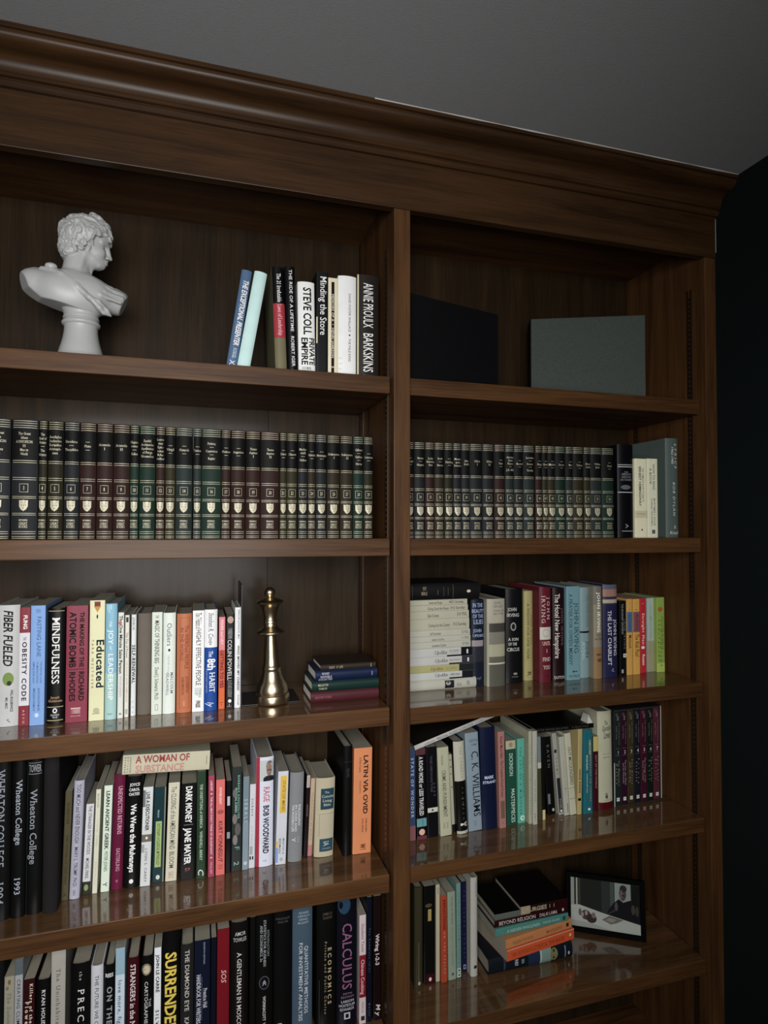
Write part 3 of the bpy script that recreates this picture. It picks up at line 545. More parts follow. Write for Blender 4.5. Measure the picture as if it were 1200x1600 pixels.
["A4","p",-0.0839,-0.0601,0.1335,0.202,0.1333,0.019,"1c3c42","worn teal paperback with lime title label",[["B",0.36,0.84,0.2,0.72,"8ca060"],["V","DICTIONARY of CLASSICAL MYTHOLOGY",0.38,0.82,0.46,0.26,"1c2c20","c"],["V","PENGUIN",0.24,0.32,0.4,0.15,"90a8a8","s"],["E",0.945,0.5,0.024,0.17,"a8b8b0"],["B",0,1,0.9,1,"7a7a68"]]],
["A4","p",-0.0564,-0.0336,0.1303,0.2095,0.1382,0.0257,"b4b09c","cream paperback with tall narrow green grey capitals",[["V","The CLOSING of the AMERICAN MIND",0.04,0.68,0.5,0.45,"40483c","c"],["V","BLOOM",0.7,0.87,0.5,0.42,"40483c","c"],["V","S&S",0.9,0.97,0.5,0.45,"a08070","s"],["H","• • •",0.015,0.03,0.2,0.8,"605c50","s"]]],
["A4","p",-0.027,0.0047,0.1275,0.2054,0.1356,0.0124,"161516","black paperback with bold condensed white title",[["V","DARK MONEY",0.03,0.41,0.5,0.4,"d8d8d8","bc"],["B",0.43,0.435,0.2,0.8,"787878"],["V","JANE MAYER",0.47,0.84,0.48,0.4,"d8d8d8","bc"],["V","D.",0.88,0.92,0.5,0.3,"a06050","s"]]],
["A4","p",0.0077,0.026,0.1216,0.2309,0.1524,-0.0004,"2c4430","tall dark green paperback with curved white emblem at foot",[["V","THE UNSETTLING of AMERICA",0.12,0.53,0.5,0.3,"a8b8a4","r"],["V","WENDELL BERRY",0.56,0.83,0.5,0.3,"a8b8a4","r"],["V","C",0.9,0.97,0.5,0.6,"c8d0c8","ri"],["B",0,0.0,0,1,"9a9a80"]]],
["A4","p",0.0322,0.0449,0.1227,0.2184,0.1441,-0.0033,"943c50","narrow rose red paperback with small white capitals",[["V","LAKOFF",0.05,0.15,0.5,0.35,"d8c0c8","s"],["V","★",0.17,0.19,0.5,0.4,"d8c0c8","s"],["V","THE ALL NEW DON'T THINK OF AN ELEPHANT!",0.21,0.78,0.5,0.32,"d8c0c8","s"],["V","★",0.8,0.82,0.5,0.4,"d8c0c8","s"],["V","THE ALL NEW",0.85,0.97,0.5,0.28,"c8a0b0","s"]]],
["A4","p",0.0482,0.0669,0.1247,0.207,0.1366,-0.0016,"c05c58","coral paperback with hand drawn black capitals and asterisk",[["V","MOTHER NIGHT",0.08,0.26,0.5,0.25,"e0b8b8","b"],["V","✳",0.31,0.37,0.5,0.55,"201414","s"],["V","KURT VONNEGUT",0.43,0.86,0.52,0.45,"201414","i"],["V","▤",0.89,0.94,0.5,0.45,"884038","s"]]],
["A4","p",0.0691,0.0806,0.13,0.2,0.132,0.0045,"1a1a1e","thin black paperback with small white labels",[["B",0.17,0.27,0.2,0.7,"a0a0a8"],["B",0.56,0.63,0.2,0.75,"808088"]]],
["A4","p",0.082,0.1028,0.13,0.2289,0.1511,0.0036,"343a38","dark flower patterned paperback with teal lettering",[["V","BARBARA KINGSOLVER",0.08,0.5,0.68,0.22,"6aa090","s"],["V","PRODIGAL SUMMER",0.2,0.44,0.4,0.22,"8ab0a0","s"],["E",0.5,0.3,0.05,0.25,"6a6462"],["E",0.6,0.6,0.06,0.3,"54504e"],["E",0.7,0.35,0.05,0.25,"706a68"],["V","F",0.7,0.86,0.55,0.5,"5c9090","s"],["V","2",0.88,0.97,0.5,0.5,"7a9a94","s"],["E",0.25,0.25,0.04,0.2,"5c5c58"]]],
["A4","p",0.1053,0.1184,0.1305,0.2052,0.1355,0.0078,"64747c","slate blue paperback with pale blue lettering",[["V","SEBALD",0.24,0.52,0.5,0.5,"90b0b8","c"],["B",0.5,1,-1,2,"70808a"],["E",0.93,0.5,0.02,0.3,"a0a8ac"]]],
["A4","p",0.1198,0.1327,0.1331,0.1854,0.1224,0.011,"b4b4bc","thin white paperback with spaced lower case title",[["V","tinkers",0.17,0.38,0.5,0.45,"484850","s"],["V","paul harding",0.5,0.72,0.45,0.25,"888890","s"],["B",0.86,0.9,0.1,0.75,"181818"],["B",0.86,0.9,0.36,0.5,"c8c8c8"],["B",0.74,0.84,0.1,0.6,"8a9090"]]],
["A4","h",0.1344,0.1729,0.1305,0.2434,0.1607,0.0042,"b8bccb","white dust jacketed hardcover with portrait at the top and red edge",[["B",0,1,-0.2,0.2,"983040"],["B",0.03,0.22,0.22,1,"a4a8a8"],["E",0.085,0.76,0.05,0.2,"5c5654"],["E",0.115,0.74,0.062,0.17,"80685e"],["E",0.12,0.68,0.008,0.05,"4c3c38"],["E",0.12,0.8,0.008,0.05,"4c3c38"],["E",0.155,0.74,0.006,0.07,"6c4c48"],["B",0.19,0.22,0.4,1,"2a2a2e"],["E",0.19,0.74,0.02,0.3,"2a2a2e"],["V","RAGE",0.27,0.41,0.6,0.34,"a84450","r"],["V","BOB WOODWARD",0.44,0.88,0.58,0.32,"202430","rb"],["V","T",0.93,0.96,0.5,0.2,"8090b0","s"]]],
["A4","p",0.1783,0.2014,0.129,0.2079,0.1372,0.0287,"b0b4bc","white paperback with bright yellow label",[["B",0.05,0.45,0.25,0.85,"c09c24"],["V","STATE OF MIND",0.1,0.43,0.6,0.28,"705c18","c"],["V","MARTIN B.",0.72,0.9,0.72,0.18,"585c64","s"],["V","BEEMAN",0.72,0.88,0.38,0.2,"484c54","s"],["B",0.75,0.82,0,0.2,"c0a040"],["B",0.82,0.98,0,0.22,"7088b8"],["E",0.945,0.55,0.02,0.16,"9098a0"]]],
["A4","h",0.2071,0.2385,0.1293,0.2012,0.1328,0.0256,"707276","grey hardcover with three lines of small white capitals",[["V","PHILOSOPHY",0.36,0.6,0.72,0.16,"b0b4b8","b"],["V","IN CRISIS AND",0.36,0.66,0.48,0.16,"a8acb0","b"],["V","THE MODERN LIFE",0.36,0.66,0.26,0.16,"a8acb0","b"],["V","Y",0.71,0.79,0.35,0.26,"c0c0c4","s"],["V","III",0.72,0.78,0.7,0.16,"a0a4a8","s"]]],
["A4","p",0.2441,0.252,0.1411,0.1878,0.1239,0.0417,"2a2024","thin dark burgundy paperback with pale label at the top",[["B",0.0,0.15,0.0,1,"9c9490"],["V","NOTES FROM",0.03,0.13,0.5,0.4,"a06060","s"],["V","UNDERGROUND",0.35,0.5,0.5,0.35,"806468","s"]]],
["A4","p",0.2547,0.2646,0.1462,0.1776,0.1172,0.043,"a08c74","narrow tan paperback with pink foot",[["B",0.86,1,-1,2,"a06868"],["V","TRANSLATIONS OF PLATO",0.18,0.8,0.5,0.35,"705c40","s"]]],
["A4","h",0.2677,0.3121,0.1317,0.18,0.1188,0.0274,"a09880","worn cream cloth hardcover with two blue labels",[["B",0.135,0.4,0.25,0.96,"284858"],["H","The",0.17,0.195,0.45,0.7,"a8a898","r"],["H","Concise",0.215,0.25,0.3,0.95,"a8a898","r"],["H","Living",0.27,0.305,0.35,0.85,"a8a898","r"],["H","Bible",0.325,0.355,0.4,0.8,"a8a898","r"],["B",0.43,0.44,0.2,0.96,"b0a88c"],["B",0.45,0.453,0.2,0.96,"6a6450"],["B",0.45,0.75,0.2,0.23,"88826c"],["B",0.77,0.93,0.25,0.96,"2c4c5c"],["V","IA",0.8,0.86,0.6,0.3,"a8a898","s"],["H","STUDIES",0.885,0.9,0.4,0.85,"a0a090","s"]]],
["A4","h",0.3324,0.3542,0.1207,0.2518,0.1843,0.0057,"101215","tall black hardcover with faint rules",[["B",0.14,0.145,0.05,1,"303438"],["V","THE BOOK OF PRAYER",0.2,0.28,0.5,0.3,"34383c","s"]]],
["A4","p",0.3562,0.3999,0.122,0.2444,0.1613,0.0139,"bc7448","large orange paperback with black serif title",[["V","LATIN VIA OVID",0.07,0.63,0.66,0.24,"2c1c14","rb"],["V","A First Course",0.09,0.23,0.35,0.12,"4c2c1c","r"],["V","SECOND EDITION",0.31,0.43,0.35,0.08,"5c3820","s"],["V","NORMA GOLDMAN",0.67,0.8,0.72,0.09,"4c2c1c","s"],["V","JACOB E. NYENHUIS",0.67,0.8,0.52,0.09,"4c2c1c","s"],["V","W",0.91,0.95,0.55,0.28,"281810","b"],["H","WAYNE",0.955,0.965,0.4,0.72,"281810","s"]]],
["A5","h",-0.3621,-0.3464,0.075,0.2855,0.1884,0.0,"161a1c","dark grey hardcover cut by the photo edge",[]],
["A5","p",-0.3449,-0.3279,0.075,0.2479,0.1636,0.0,"7c7a6c","beige paperback with faint leafy cover print",[["V","The Summer Garden",0.12,0.6,0.5,0.4,"585848","ri"],["E",0.045,0.5,0.02,0.15,"6a4c20"],["E",0.09,0.3,0.015,0.15,"5c6038"]]],
["A5","p",-0.3271,-0.3135,0.075,0.275,0.1815,0.0,"84868a","grey paperback with black capitals below a blue grey top",[["B",0,0.1,-1,2,"4c565c"],["V","CREATING CLIMATE WEALTH",0.13,0.7,0.5,0.42,"2c2c30","s"]]],
["A5","p",-0.3122,-0.2924,0.075,0.2359,0.1557,0.0,"3c161a","dark maroon paperback with cream stacked title",[["V","Killers of the",0.04,0.36,0.7,0.28,"b0a494","rb"],["V","Flower Moon",0.18,0.6,0.35,0.32,"b0a494","rb"]]],
["A5","h",-0.2907,-0.2656,0.075,0.2287,0.151,0.0,"141416","black hardcover with small white capitals",[["V","RYAN HOLIDAY",0.08,0.45,0.55,0.24,"a8a8a8","rb"]]],
["A5","p",-0.2636,-0.2385,0.075,0.2921,0.1928,0.0,"8a8880","light grey paperback with thin serif title",[["V","The Uninhabitable Earth",0.16,0.75,0.5,0.28,"484844","r"]]],
["A5","h",-0.2294,-0.1937,0.075,0.2468,0.1629,0.0,"141517","thick black hardcover with spaced white capitals",[["V","the",0.06,0.13,0.52,0.15,"909090","r"],["V","PRECIPICE",0.2,0.75,0.55,0.32,"b4b4b4","r"]]],
["A5","h",-0.1925,-0.1703,0.075,0.2372,0.1566,0.0,"a8aab0","white hardcover with thin dark capitals",[["V","THE FUTURE WE CHOOSE",0.08,0.65,0.5,0.3,"34383c","s"]]],
["A5","h",-0.168,-0.1493,0.075,0.2336,0.1542,0.0,"18181c","black hardcover with faded white capitals beside a white spine",[["H","REES",0.07,0.1,0.1,0.9,"b8b8b8","b"],["V","ON THE FUTURE",0.18,0.85,0.55,0.5,"7c8084","b"]]],
["A5","p",-0.1472,-0.1297,0.075,0.2638,0.1741,0.0,"a4b4c0","white paperback with blue top and lower case title",[["B",0,0.2,-1,2,"7894a4"],["V","love more, fight less",0.24,0.72,0.5,0.42,"283040","s"]]],
["A5","h",-0.1253,-0.103,0.075,0.2386,0.1575,0.0,"481820","maroon hardcover with tall white capitals",[["V","STRANGERS in the NIGHT",0.05,0.7,0.5,0.42,"c8c0c0","r"]]],
["A5","h",-0.098,-0.0755,0.075,0.237,0.1564,0.0,"17171a","black hardcover with a glowing cream disc",[["E",0.11,0.42,0.05,0.4,"706858"],["E",0.11,0.42,0.035,0.3,"a89c80"],["V","THE",0.36,0.43,0.72,0.2,"a8a8a8","s"],["V","CARTOGRAPHERS",0.21,0.62,0.42,0.28,"b0b0b0","r"]]],
["A5","p",-0.0737,-0.0604,0.075,0.2511,0.1658,0.0,"c0c4c8","white paperback with black slab capitals",[["V","JOHN LE CARRÉ",0.06,0.36,0.5,0.45,"181818","rb"],["V","SILVERVIEW",0.5,0.85,0.5,0.45,"181818","rb"]]],
["A5","h",-0.0583,-0.0247,0.075,0.2813,0.1857,0.0,"131315","black hardcover with huge yellow brush capitals",[["V","SURRENDER",0.16,0.73,0.5,0.62,"c0a830","b"]]],
["A5","h",-0.0222,0.0038,0.075,0.2451,0.1618,0.0,"2e2d2c","dark grey hardcover with light serif capitals",[["V","THE DIAMOND EYE",0.04,0.55,0.5,0.32,"a8a8a4","r"],["V","KATE QUINN",0.6,0.9,0.5,0.32,"a8a8a4","r"]]],
["A5","p",0.0052,0.0368,0.075,0.2498,0.1649,0.0,"1b2136","navy paperback handbook with white serif lettering",[["V","ELEVENTH EDITION",0.02,0.2,0.62,0.1,"8088a0","s"],["V","HANDBOOK FOR WRITERS",0.28,0.68,0.28,0.26,"b4b8c0","r"],["V","Prentice Hall",0.4,0.56,0.7,0.24,"b0b4bc","r"],["B",0.3,0.66,0.48,0.49,"8088a0"]]],
["A5","p",0.0387,0.0496,0.075,0.2506,0.1654,0.0,"151d2a","thin dark blue paperback without visible lettering",[]],
["A5","p",0.0512,0.0759,0.075,0.2656,0.1753,0.0,"781420","glossy red paperback with small white scribble",[["V","SOS",0.32,0.42,0.55,0.4,"c0a0a0","i"]]],
["A5","h",0.0781,0.1152,0.075,0.2715,0.1792,0.0,"1e1b1b","black hardcover with stacked author name and white capitals",[["H","AMOR",0.07,0.1,0.25,0.85,"a0a0a0","s"],["H","TOWLES",0.115,0.145,0.15,0.9,"a0a0a0","s"],["V","A GENTLEMAN IN MOSCOW",0.23,0.85,0.5,0.24,"b4b0b0","r"],["B",0.22,0.9,0.3,0.32,"3a2c28"],["B",0.22,0.9,0.72,0.74,"3a2c28"]]],
["A5","p",0.1192,0.1303,0.075,0.2785,0.1838,0.0,"0e0f12","thin black volume between two wider textbooks",[]],
["A5","h",0.1313,0.1676,0.075,0.2822,0.1862,0.0,"121519","black textbook with small round ringed emblem",[["V","INTRODUCTORY",0.13,0.33,0.72,0.12,"707478","s"],["V","STATISTICS FOR BUSINESS",0.05,0.4,0.52,0.14,"8c9094","r"],["V","AND ECONOMICS, 3e",0.09,0.36,0.32,0.14,"8c9094","r"],["E",0.52,0.5,0.05,0.3,"4a4e52"],["E",0.52,0.5,0.045,0.26,"121519"],["V","≪",0.5,0.54,0.5,0.3,"a0a4a8","s"],["V","WONNACOTT  WONNACOTT",0.62,1,0.5,0.16,"a0a0a0","b"]]],
["A5","h",0.17,0.2079,0.075,0.2833,0.187,0.0,"16171a","black textbook with white lettering near the foot",[["H","ADVANCED FINANCIAL",0.06,0.075,0.1,0.9,"404448","s"],["H","ANALYSIS",0.085,0.1,0.2,0.8,"404448","s"],["V","Marketing",0.85,1,0.35,0.2,"b8b8b8","b"],["V","Today",0.9,1,0.6,0.2,"b06070","b"]]],
["A5","h",0.2107,0.2542,0.075,0.2853,0.1883,0.0,"3e5060","steel blue textbook with pale spaced capitals",[["H","RICHARD",0.05,0.065,0.3,0.8,"8894a0","s"],["H","DEFUSCO",0.075,0.09,0.25,0.85,"8894a0","s"],["H","DENNIS",0.1,0.115,0.3,0.75,"8894a0","s"],["H","MCLEAVEY",0.125,0.14,0.25,0.8,"8894a0","s"],["V","QUANTITATIVE METHODS",0.31,0.82,0.68,0.18,"a8b0b8","s"],["V","FOR INVESTMENT ANALYSIS",0.28,0.87,0.4,0.18,"a8b0b8","s"]]],
["A5","h",0.2642,0.3073,0.075,0.2857,0.1886,0.0,"131315","black textbook with tan spaced capitals",[["V","ECONOMICS",0.36,0.79,0.66,0.18,"988868","b"],["V","Private and Public Choice",0.31,0.86,0.45,0.12,"706850","b"],["H","JAMES D.",0.09,0.11,0.3,0.8,"4a4438","s"],["H","GWARTNEY",0.12,0.14,0.3,0.8,"4a4438","s"],["E",0.96,0.55,0.02,0.12,"787878"],["B",0.6,0.98,0.12,0.14,"404448"]]],
["A5","h",0.3095,0.3557,0.075,0.286,0.1888,0.0,"141a24","navy textbook with tall mauve capitals",[["E",0.06,0.35,0.07,0.3,"20384e"],["V","CALCULUS",0.2,0.71,0.5,0.46,"7c4c6c","c"],["H","FIFTH",0.735,0.75,0.3,0.75,"806078","s"],["H","EDITION",0.76,0.775,0.2,0.85,"806078","s"],["H","LARSON",0.79,0.81,0.2,0.85,"a8a8b0","s"],["H","HOSTETLER",0.82,0.84,0.1,0.9,"a8a8b0","s"],["H","EDWARDS",0.85,0.87,0.15,0.85,"a8a8b0","s"],["B",0.885,0.935,0.35,0.65,"a0a0a8"],["B",0.895,0.925,0.42,0.58,"141a24"]]],
["A5","p",0.3609,0.3762,0.075,0.24,0.1584,0.0,"b0a0a4","thin white paperback with red middle band",[["B",0.37,0.76,-1,2,"801c28"],["V","Student Tests",0.08,0.34,0.5,0.4,"684850","s"],["V","Chinese Cooking",0.41,0.73,0.5,0.5,"c8a8ac","s"],["V","PERIPLUS",0.8,0.9,0.5,0.3,"806070","s"],["B",0.93,0.97,0.25,0.8,"303034"]]],
["A5","p",0.3785,0.3903,0.075,0.2771,0.1829,0.0,"161e2c","thin navy paperback with tiny lettering",[["V","The Complete Idiot",0.25,0.6,0.5,0.3,"485468","s"],["V","Dover",0.85,0.95,0.5,0.3,"586478","s"]]],
["A5","p",0.3937,0.412,0.075,0.2768,0.1827,0.0,"241817","dark brown paperback with white wiring title",[["V","Wiring 1-2-3",0.31,0.56,0.5,0.45,"b0a8a8","b"],["V","My",0.87,0.96,0.6,0.5,"b0a8a8","bi"]]],
["B3","h",0.6743,0.7108,0.1522,0.2194,0.1448,0.0,"1c2230","dark navy hardcover with photo band and pale title words",[["B",0.47,0.54,0.05,0.9,"70686c"],["B",0.54,0.72,0.1,0.95,"2a2c34"],["H","IN THE",0.04,0.085,0.1,0.85,"7888a8","r"],["H","BEAUTY",0.11,0.15,0.05,0.95,"7888a8","r"],["H","OF THE",0.17,0.21,0.1,0.9,"7888a8","r"],["H","LILIES",0.23,0.28,0.15,0.9,"7888a8","r"],["H","JOHN",0.34,0.375,0.15,0.75,"7888a8","r"],["H","UPDIKE",0.4,0.43,0.1,0.95,"7888a8","r"],["H","Knopf",0.89,0.92,0.2,0.7,"505a68","s"]]],
["B3","h",0.7112,0.7613,0.1358,0.2221,0.1466,0.0,"767466","glossy silver grey hardcover with landscape photo jacket",[["B",0,0.27,-1,2,"7e7a6c"],["B",0.28,0.38,0.1,1,"3c3a36"],["B",0.38,0.52,0.1,1,"5c5a52"],["B",0.52,0.66,0.1,1,"7c7a66"],["B",0.66,0.73,0.1,1,"4c4a42"],["B",0.73,0.745,0.05,1,"989484"],["B",0.75,1,0.1,1,"46463e"],["H","JOHN",0.03,0.06,0.35,0.75,"54524a","r"],["H","UPDIKE",0.075,0.1,0.3,0.85,"54524a","r"],["H","TOWARD THE",0.125,0.145,0.3,0.9,"54524a","r"],["H","END OF TIME",0.16,0.18,0.3,0.9,"54524a","r"]]],
["B3","h",0.7739,0.8231,0.1542,0.2439,0.1508,0.0,"17181a","glossy black hardcover with white circus title",[["H","JOHN",0.2,0.235,0.1,0.6,"989890","r"],["H","IRVING",0.26,0.295,0.05,0.75,"989890","r"],["E",0.4,0.4,0.045,0.16,"707068"],["E",0.4,0.4,0.03,0.1,"17181a"],["H","A SON",0.52,0.55,0.12,0.7,"a0a098","r"],["H","OF THE",0.57,0.6,0.12,0.6,"a0a098","r"],["H","CIRCUS",0.625,0.66,0.05,0.75,"a0a098","r"],["E",0.9,0.5,0.012,0.12,"686860"],["H","RANDOM",0.925,0.94,0.3,0.65,"585850","s"]]],
["B3","h",0.8338,0.8603,0.1664,0.2361,0.1386,0.0,"7a7448","khaki yellow hardcover with dark vertical lettering",[["V","A WIDOW FOR ONE YEAR",0.14,0.76,0.38,0.26,"403a20","r"],["V","JOHN IRVING",0.27,0.6,0.75,0.2,"504828","r"],["V","R",0.89,0.95,0.5,0.4,"282414","r"]]],
["B3","h",0.8607,0.8948,0.134,0.2485,0.164,0.0,"5c1c28","crimson hardcover with white picture panel and stacked words",[["V","JOHN",0.11,0.34,0.72,0.26,"a08c88","r"],["V","IRVING",0.09,0.38,0.3,0.28,"a08c88","r"],["B",0.42,0.55,0.03,0.97,"98948a"],["E",0.48,0.5,0.04,0.28,"706c68"],["E",0.48,0.5,0.034,0.24,"98948a"],["H","UNTIL",0.57,0.61,0.2,0.9,"a89488","r"],["H","I",0.65,0.685,0.5,0.6,"a89488","r"],["H","FIND",0.735,0.775,0.2,0.9,"a89488","r"],["H","YOU",0.82,0.86,0.25,0.85,"a89488","r"],["E",0.93,0.6,0.01,0.06,"301014"]]],
["B3","h",0.906,0.9425,0.1436,0.2436,0.1608,0.0,"26161a","dark plum hardcover with white handwriting style title",[["V","The Hotel New Hampshire",0.06,0.76,0.33,0.36,"b0a8a0","s"],["V","JOHN IRVING",0.22,0.62,0.72,0.2,"5c4448","r"],["H","DUTTON",0.95,0.98,0.08,0.95,"a09890","s"]]],
["B3","p",0.9429,0.9837,0.1391,0.248,0.1637,0.0,"52747c","muted blue paperback with dark stacked titles",[["V","A PRAYER FOR OWEN MEANY",0.08,0.84,0.3,0.26,"2a3e44","r"],["V","JOHN IRVING",0.18,0.72,0.72,0.3,"2a3e44","r"],["V","♟",0.89,0.93,0.6,0.25,"18242c","s"],["H","NOBLE",0.945,0.97,0.15,0.95,"2a3e44","s"]]],
["B3","h",0.9933,1.0228,0.1501,0.2431,0.1549,0.0,"5e7478","pale grey blue glossy hardcover with black ring band",[["B",0.485,0.505,-1,2,"101618"],["V","THE CIDER HOUSE",0.08,0.44,0.7,0.25,"48585c","r"],["V","JOHN",0.6,0.78,0.7,0.35,"304044","r"],["V","IRVING",0.6,0.8,0.3,0.3,"7c9094","r"]]],
["B3","h",1.0232,1.0503,0.1317,0.2467,0.1628,0.0,"6a6456","grey and tan photo hardcover with white author capitals",[["B",0,0.2,-1,2,"56544c"],["B",0.66,1,-1,2,"6e5638"],["V","JOHN IRVING",0.07,0.5,0.5,0.32,"b4b0a4","b"],["H","AVENUE",0.52,0.535,0.2,0.9,"403c34","r"],["H","OF",0.545,0.555,0.4,0.65,"403c34","r"],["H","MYSTERIES",0.565,0.58,0.1,0.95,"403c34","r"],["E",0.8,0.6,0.02,0.3,"4a3420"],["E",0.74,0.5,0.012,0.3,"4a3828"]]],
["B3","h",1.0554,1.1001,0.1347,0.25,0.165,0.0,"26284a","dark indigo hardcover with sunset picture band at top",[["B",0,0.05,-1,2,"4a4a5a"],["B",0.05,0.13,-1,2,"7a5a50"],["B",0.13,0.16,-1,2,"34343c"],["B",0.16,0.2,-1,2,"8a8074"],["B",0.2,0.22,-1,2,"30303c"],["V","THE LAST CHAIRLIFT",0.28,0.87,0.4,0.24,"a8a8b0","r"],["V","JOHN IRVING",0.38,0.77,0.8,0.24,"a8a8b0","r"],["V","•/",0.9,0.94,0.6,0.2,"8888a0","s"]]],
["B3","p",1.1145,1.1348,0.1455,0.2034,0.1343,0.0,"18181a","black paperback with white square label",[["V","THE IMAGINARY GIRLFRIEND",0.04,0.45,0.4,0.3,"707070","s"],["B",0.71,0.76,0.5,1,"b0b0a8"],["B",0.72,0.75,0.65,0.8,"404040"],["B",0.92,0.97,0.2,0.5,"808080"],["V","JOHN IRVING",0.25,0.65,0.7,0.25,"585858","s"]]],
["B3","p",1.1356,1.1533,0.1432,0.2083,0.1375,0.0,"a47c34","amber paperback with blue middle panel",[["B",0.17,0.44,-1,2,"38577a"],["V","RICHARD",0.2,0.42,0.5,0.4,"243850","s"],["V","Mohawk",0.47,0.65,0.55,0.55,"382408","i"],["V","•|",0.05,0.15,0.5,0.3,"503810","s"]]],
["B3","p",1.157,1.1786,0.1439,0.2074,0.1369,0.0,"a87c30","amber paperback with purple middle panel",[["B",0.17,0.44,-1,2,"6e4048"],["V","RUSSO",0.2,0.42,0.55,0.4,"38202c","s"],["V","The Risk Pool",0.46,0.76,0.55,0.6,"302008","i"],["V","•|",0.05,0.15,0.5,0.3,"503810","s"]]],
["B3","p",1.1887,1.2079,0.1543,0.207,0.1366,0.0,"981c24","bright red paperback with white lettering",[["V","Straight Man",0.2,0.62,0.5,0.4,"c89890","b"],["V","Russo",0.75,0.9,0.5,0.4,"c8a898","b"],["E",0.66,0.4,0.02,0.3,"d0c8b8"],["V","!",0.04,0.1,0.4,0.3,"c8a898","s"]]],
["B3","p",1.2167,1.2392,0.1597,0.2063,0.1362,0.0,"84928a","pale grey green paperback with misty lower half",[["B",0.58,1,-1,2,"7c7862"],["V","BRIDGE OF SIGHS",0.25,0.56,0.5,0.3,"687870","s"],["V","RICHARD RUSSO",0.1,0.3,0.5,0.25,"748478","s"]]],
["B3","p",1.2396,1.2661,0.1496,0.2084,0.1375,0.0,"6e8630","lime green paperback with speckled dark print",[["E",0.16,0.45,0.035,0.3,"8a4c24"],["B",0.88,1,-1,2,"86983e"],["V","COLLECTED STORIES OF",0.25,0.7,0.7,0.25,"3c5018","s"],["V","::;.:;:.;:",0.3,0.85,0.4,0.4,"2c3c14","b"],["V",";:.;::.;",0.45,0.86,0.6,0.3,"283814","b"],["E",0.91,0.55,0.008,0.08,"283814"]]],
["B4","p",0.4996,0.5143,0.1276,0.2192,0.1447,-0.0049,"30405e","blue paperback partly hidden behind the divider",[["V","STATE OF WONDER",0.1,0.75,0.45,0.45,"8890a0","b"],["B",0.84,1,-1,2,"6a4448"]]],
["B4","p",0.5177,0.5428,0.127,0.2175,0.1436,-0.0183,"161518","black paperback with pink disc and blue label near foot",[["B",0,0.07,-1,2,"4e2e34"],["V","A ROAD MORE or LESS TRAVELED",0.09,0.74,0.5,0.4,"989898","rb"],["B",0.77,0.86,0.0,1,"487478"],["V","MADDEN",0.79,0.83,0.6,0.2,"284448","s"],["V","OTIS",0.83,0.855,0.6,0.2,"284448","s"],["E",0.92,0.5,0.035,0.3,"a48070"],["B",0.96,1,-1,2,"5c2c34"]]],
["B4","p",0.5459,0.5737,0.1291,0.2183,0.1441,-0.0218,"151419","black paperback with white label near the foot",[["B",0.675,0.725,0.05,1,"98988c"],["B",0.69,0.71,0.42,0.58,"303030"],["V","THE BEST AMERICAN SHORT STORIES",0.1,0.5,0.45,0.2,"3a3844","s"],["V","2009",0.4,0.55,0.7,0.2,"3a3844","s"]]],
["B4","p",0.5786,0.6078,0.1261,0.2151,0.142,-0.0429,"84846e","cream paperback with grey italic classic title",[["V","Dostoyevsky",0.09,0.2,0.42,0.2,"50503e","ri"],["V","CRIME AND PUNISHMENT",0.26,0.79,0.5,0.32,"3a3a30","r"],["V","VINTAGE",0.85,0.92,0.65,0.15,"5a5a4a","s"],["V","CLASSICS",0.85,0.92,0.35,0.15,"5a5a4a","s"]]],
["B4","p",0.614,0.6219,0.1381,0.1912,0.1262,-0.0493,"7c7c6a","thin cream paperback with black flecks",[["E",0.07,0.4,0.01,0.2,"2c2c24"],["E",0.16,0.5,0.01,0.2,"2c2c24"],["E",0.25,0.4,0.008,0.2,"2c2c24"],["E",0.42,0.5,0.008,0.2,"2c2c24"],["B",0.9,1,-1,2,"1c1c18"]]],
["B4","h",0.6223,0.6513,0.123,0.2261,0.1492,-0.0473,"161615","white over black hardcover with white foot edge",[["B",0,0.43,-1,2,"8a8a7c"],["V","THE CORRECT",0.06,0.4,0.58,0.16,"55554a","r"],["V","J · F",0.62,0.7,0.6,0.16,"585850","s"],["V","✂",0.87,0.93,0.6,0.4,"b0b0a0","s"],["B",0.97,1,-1,2,"88887c"],["V","FRANZEN",0.5,0.85,0.6,0.14,"404038","s"]]],
["B4","p",0.6552,0.6903,0.1283,0.2427,0.1602,-0.0461,"62707a","blue grey paperback with very tall thin black capitals",[["V","C. K. WILLIAMS",0.19,0.86,0.68,0.52,"141c20","c"],["H","SELECTED",0.07,0.095,0.3,0.95,"303a40","s"],["H","POEMS",0.115,0.135,0.45,0.85,"303a40","s"],["V","III",0.9,0.95,0.5,0.2,"485058","s"]]],
["B4","h",0.6907,0.7326,0.1234,0.2527,0.1668,-0.0287,"171e3a","navy hardcover with small white author name",[["H","MARK",0.475,0.505,0.2,0.8,"9098b0","b"],["H","STRAND",0.525,0.55,0.1,0.95,"9098b0","b"]]],
["B4","p",0.7359,0.7539,0.1214,0.2403,0.1586,-0.0199,"7e5650","dusty pink paperback with dark red lettering",[["V","Rainer Maria Rilke",0.05,0.28,0.5,0.38,"3c1c1c","r"],["V","The Complete French Poems",0.3,0.68,0.5,0.38,"3c1c1c","r"],["B",0.72,0.9,0.2,0.8,"5c4438"],["V","▪",0.93,0.96,0.5,0.3,"5c3c38","s"]]],
["B4","p",0.7604,0.7881,0.1286,0.2126,0.1403,-0.0183,"1a4236","dark green paperback with cream cap and large pale serif letters",[["B",0,0.1,-1,2,"88826c"],["E",0.05,0.5,0.03,0.2,"6e6850"],["V","DICKINSON",0.15,0.42,0.5,0.36,"90a898","r"],["V","MASTERPIECES",0.57,0.97,0.62,0.36,"90a898","r"]]],
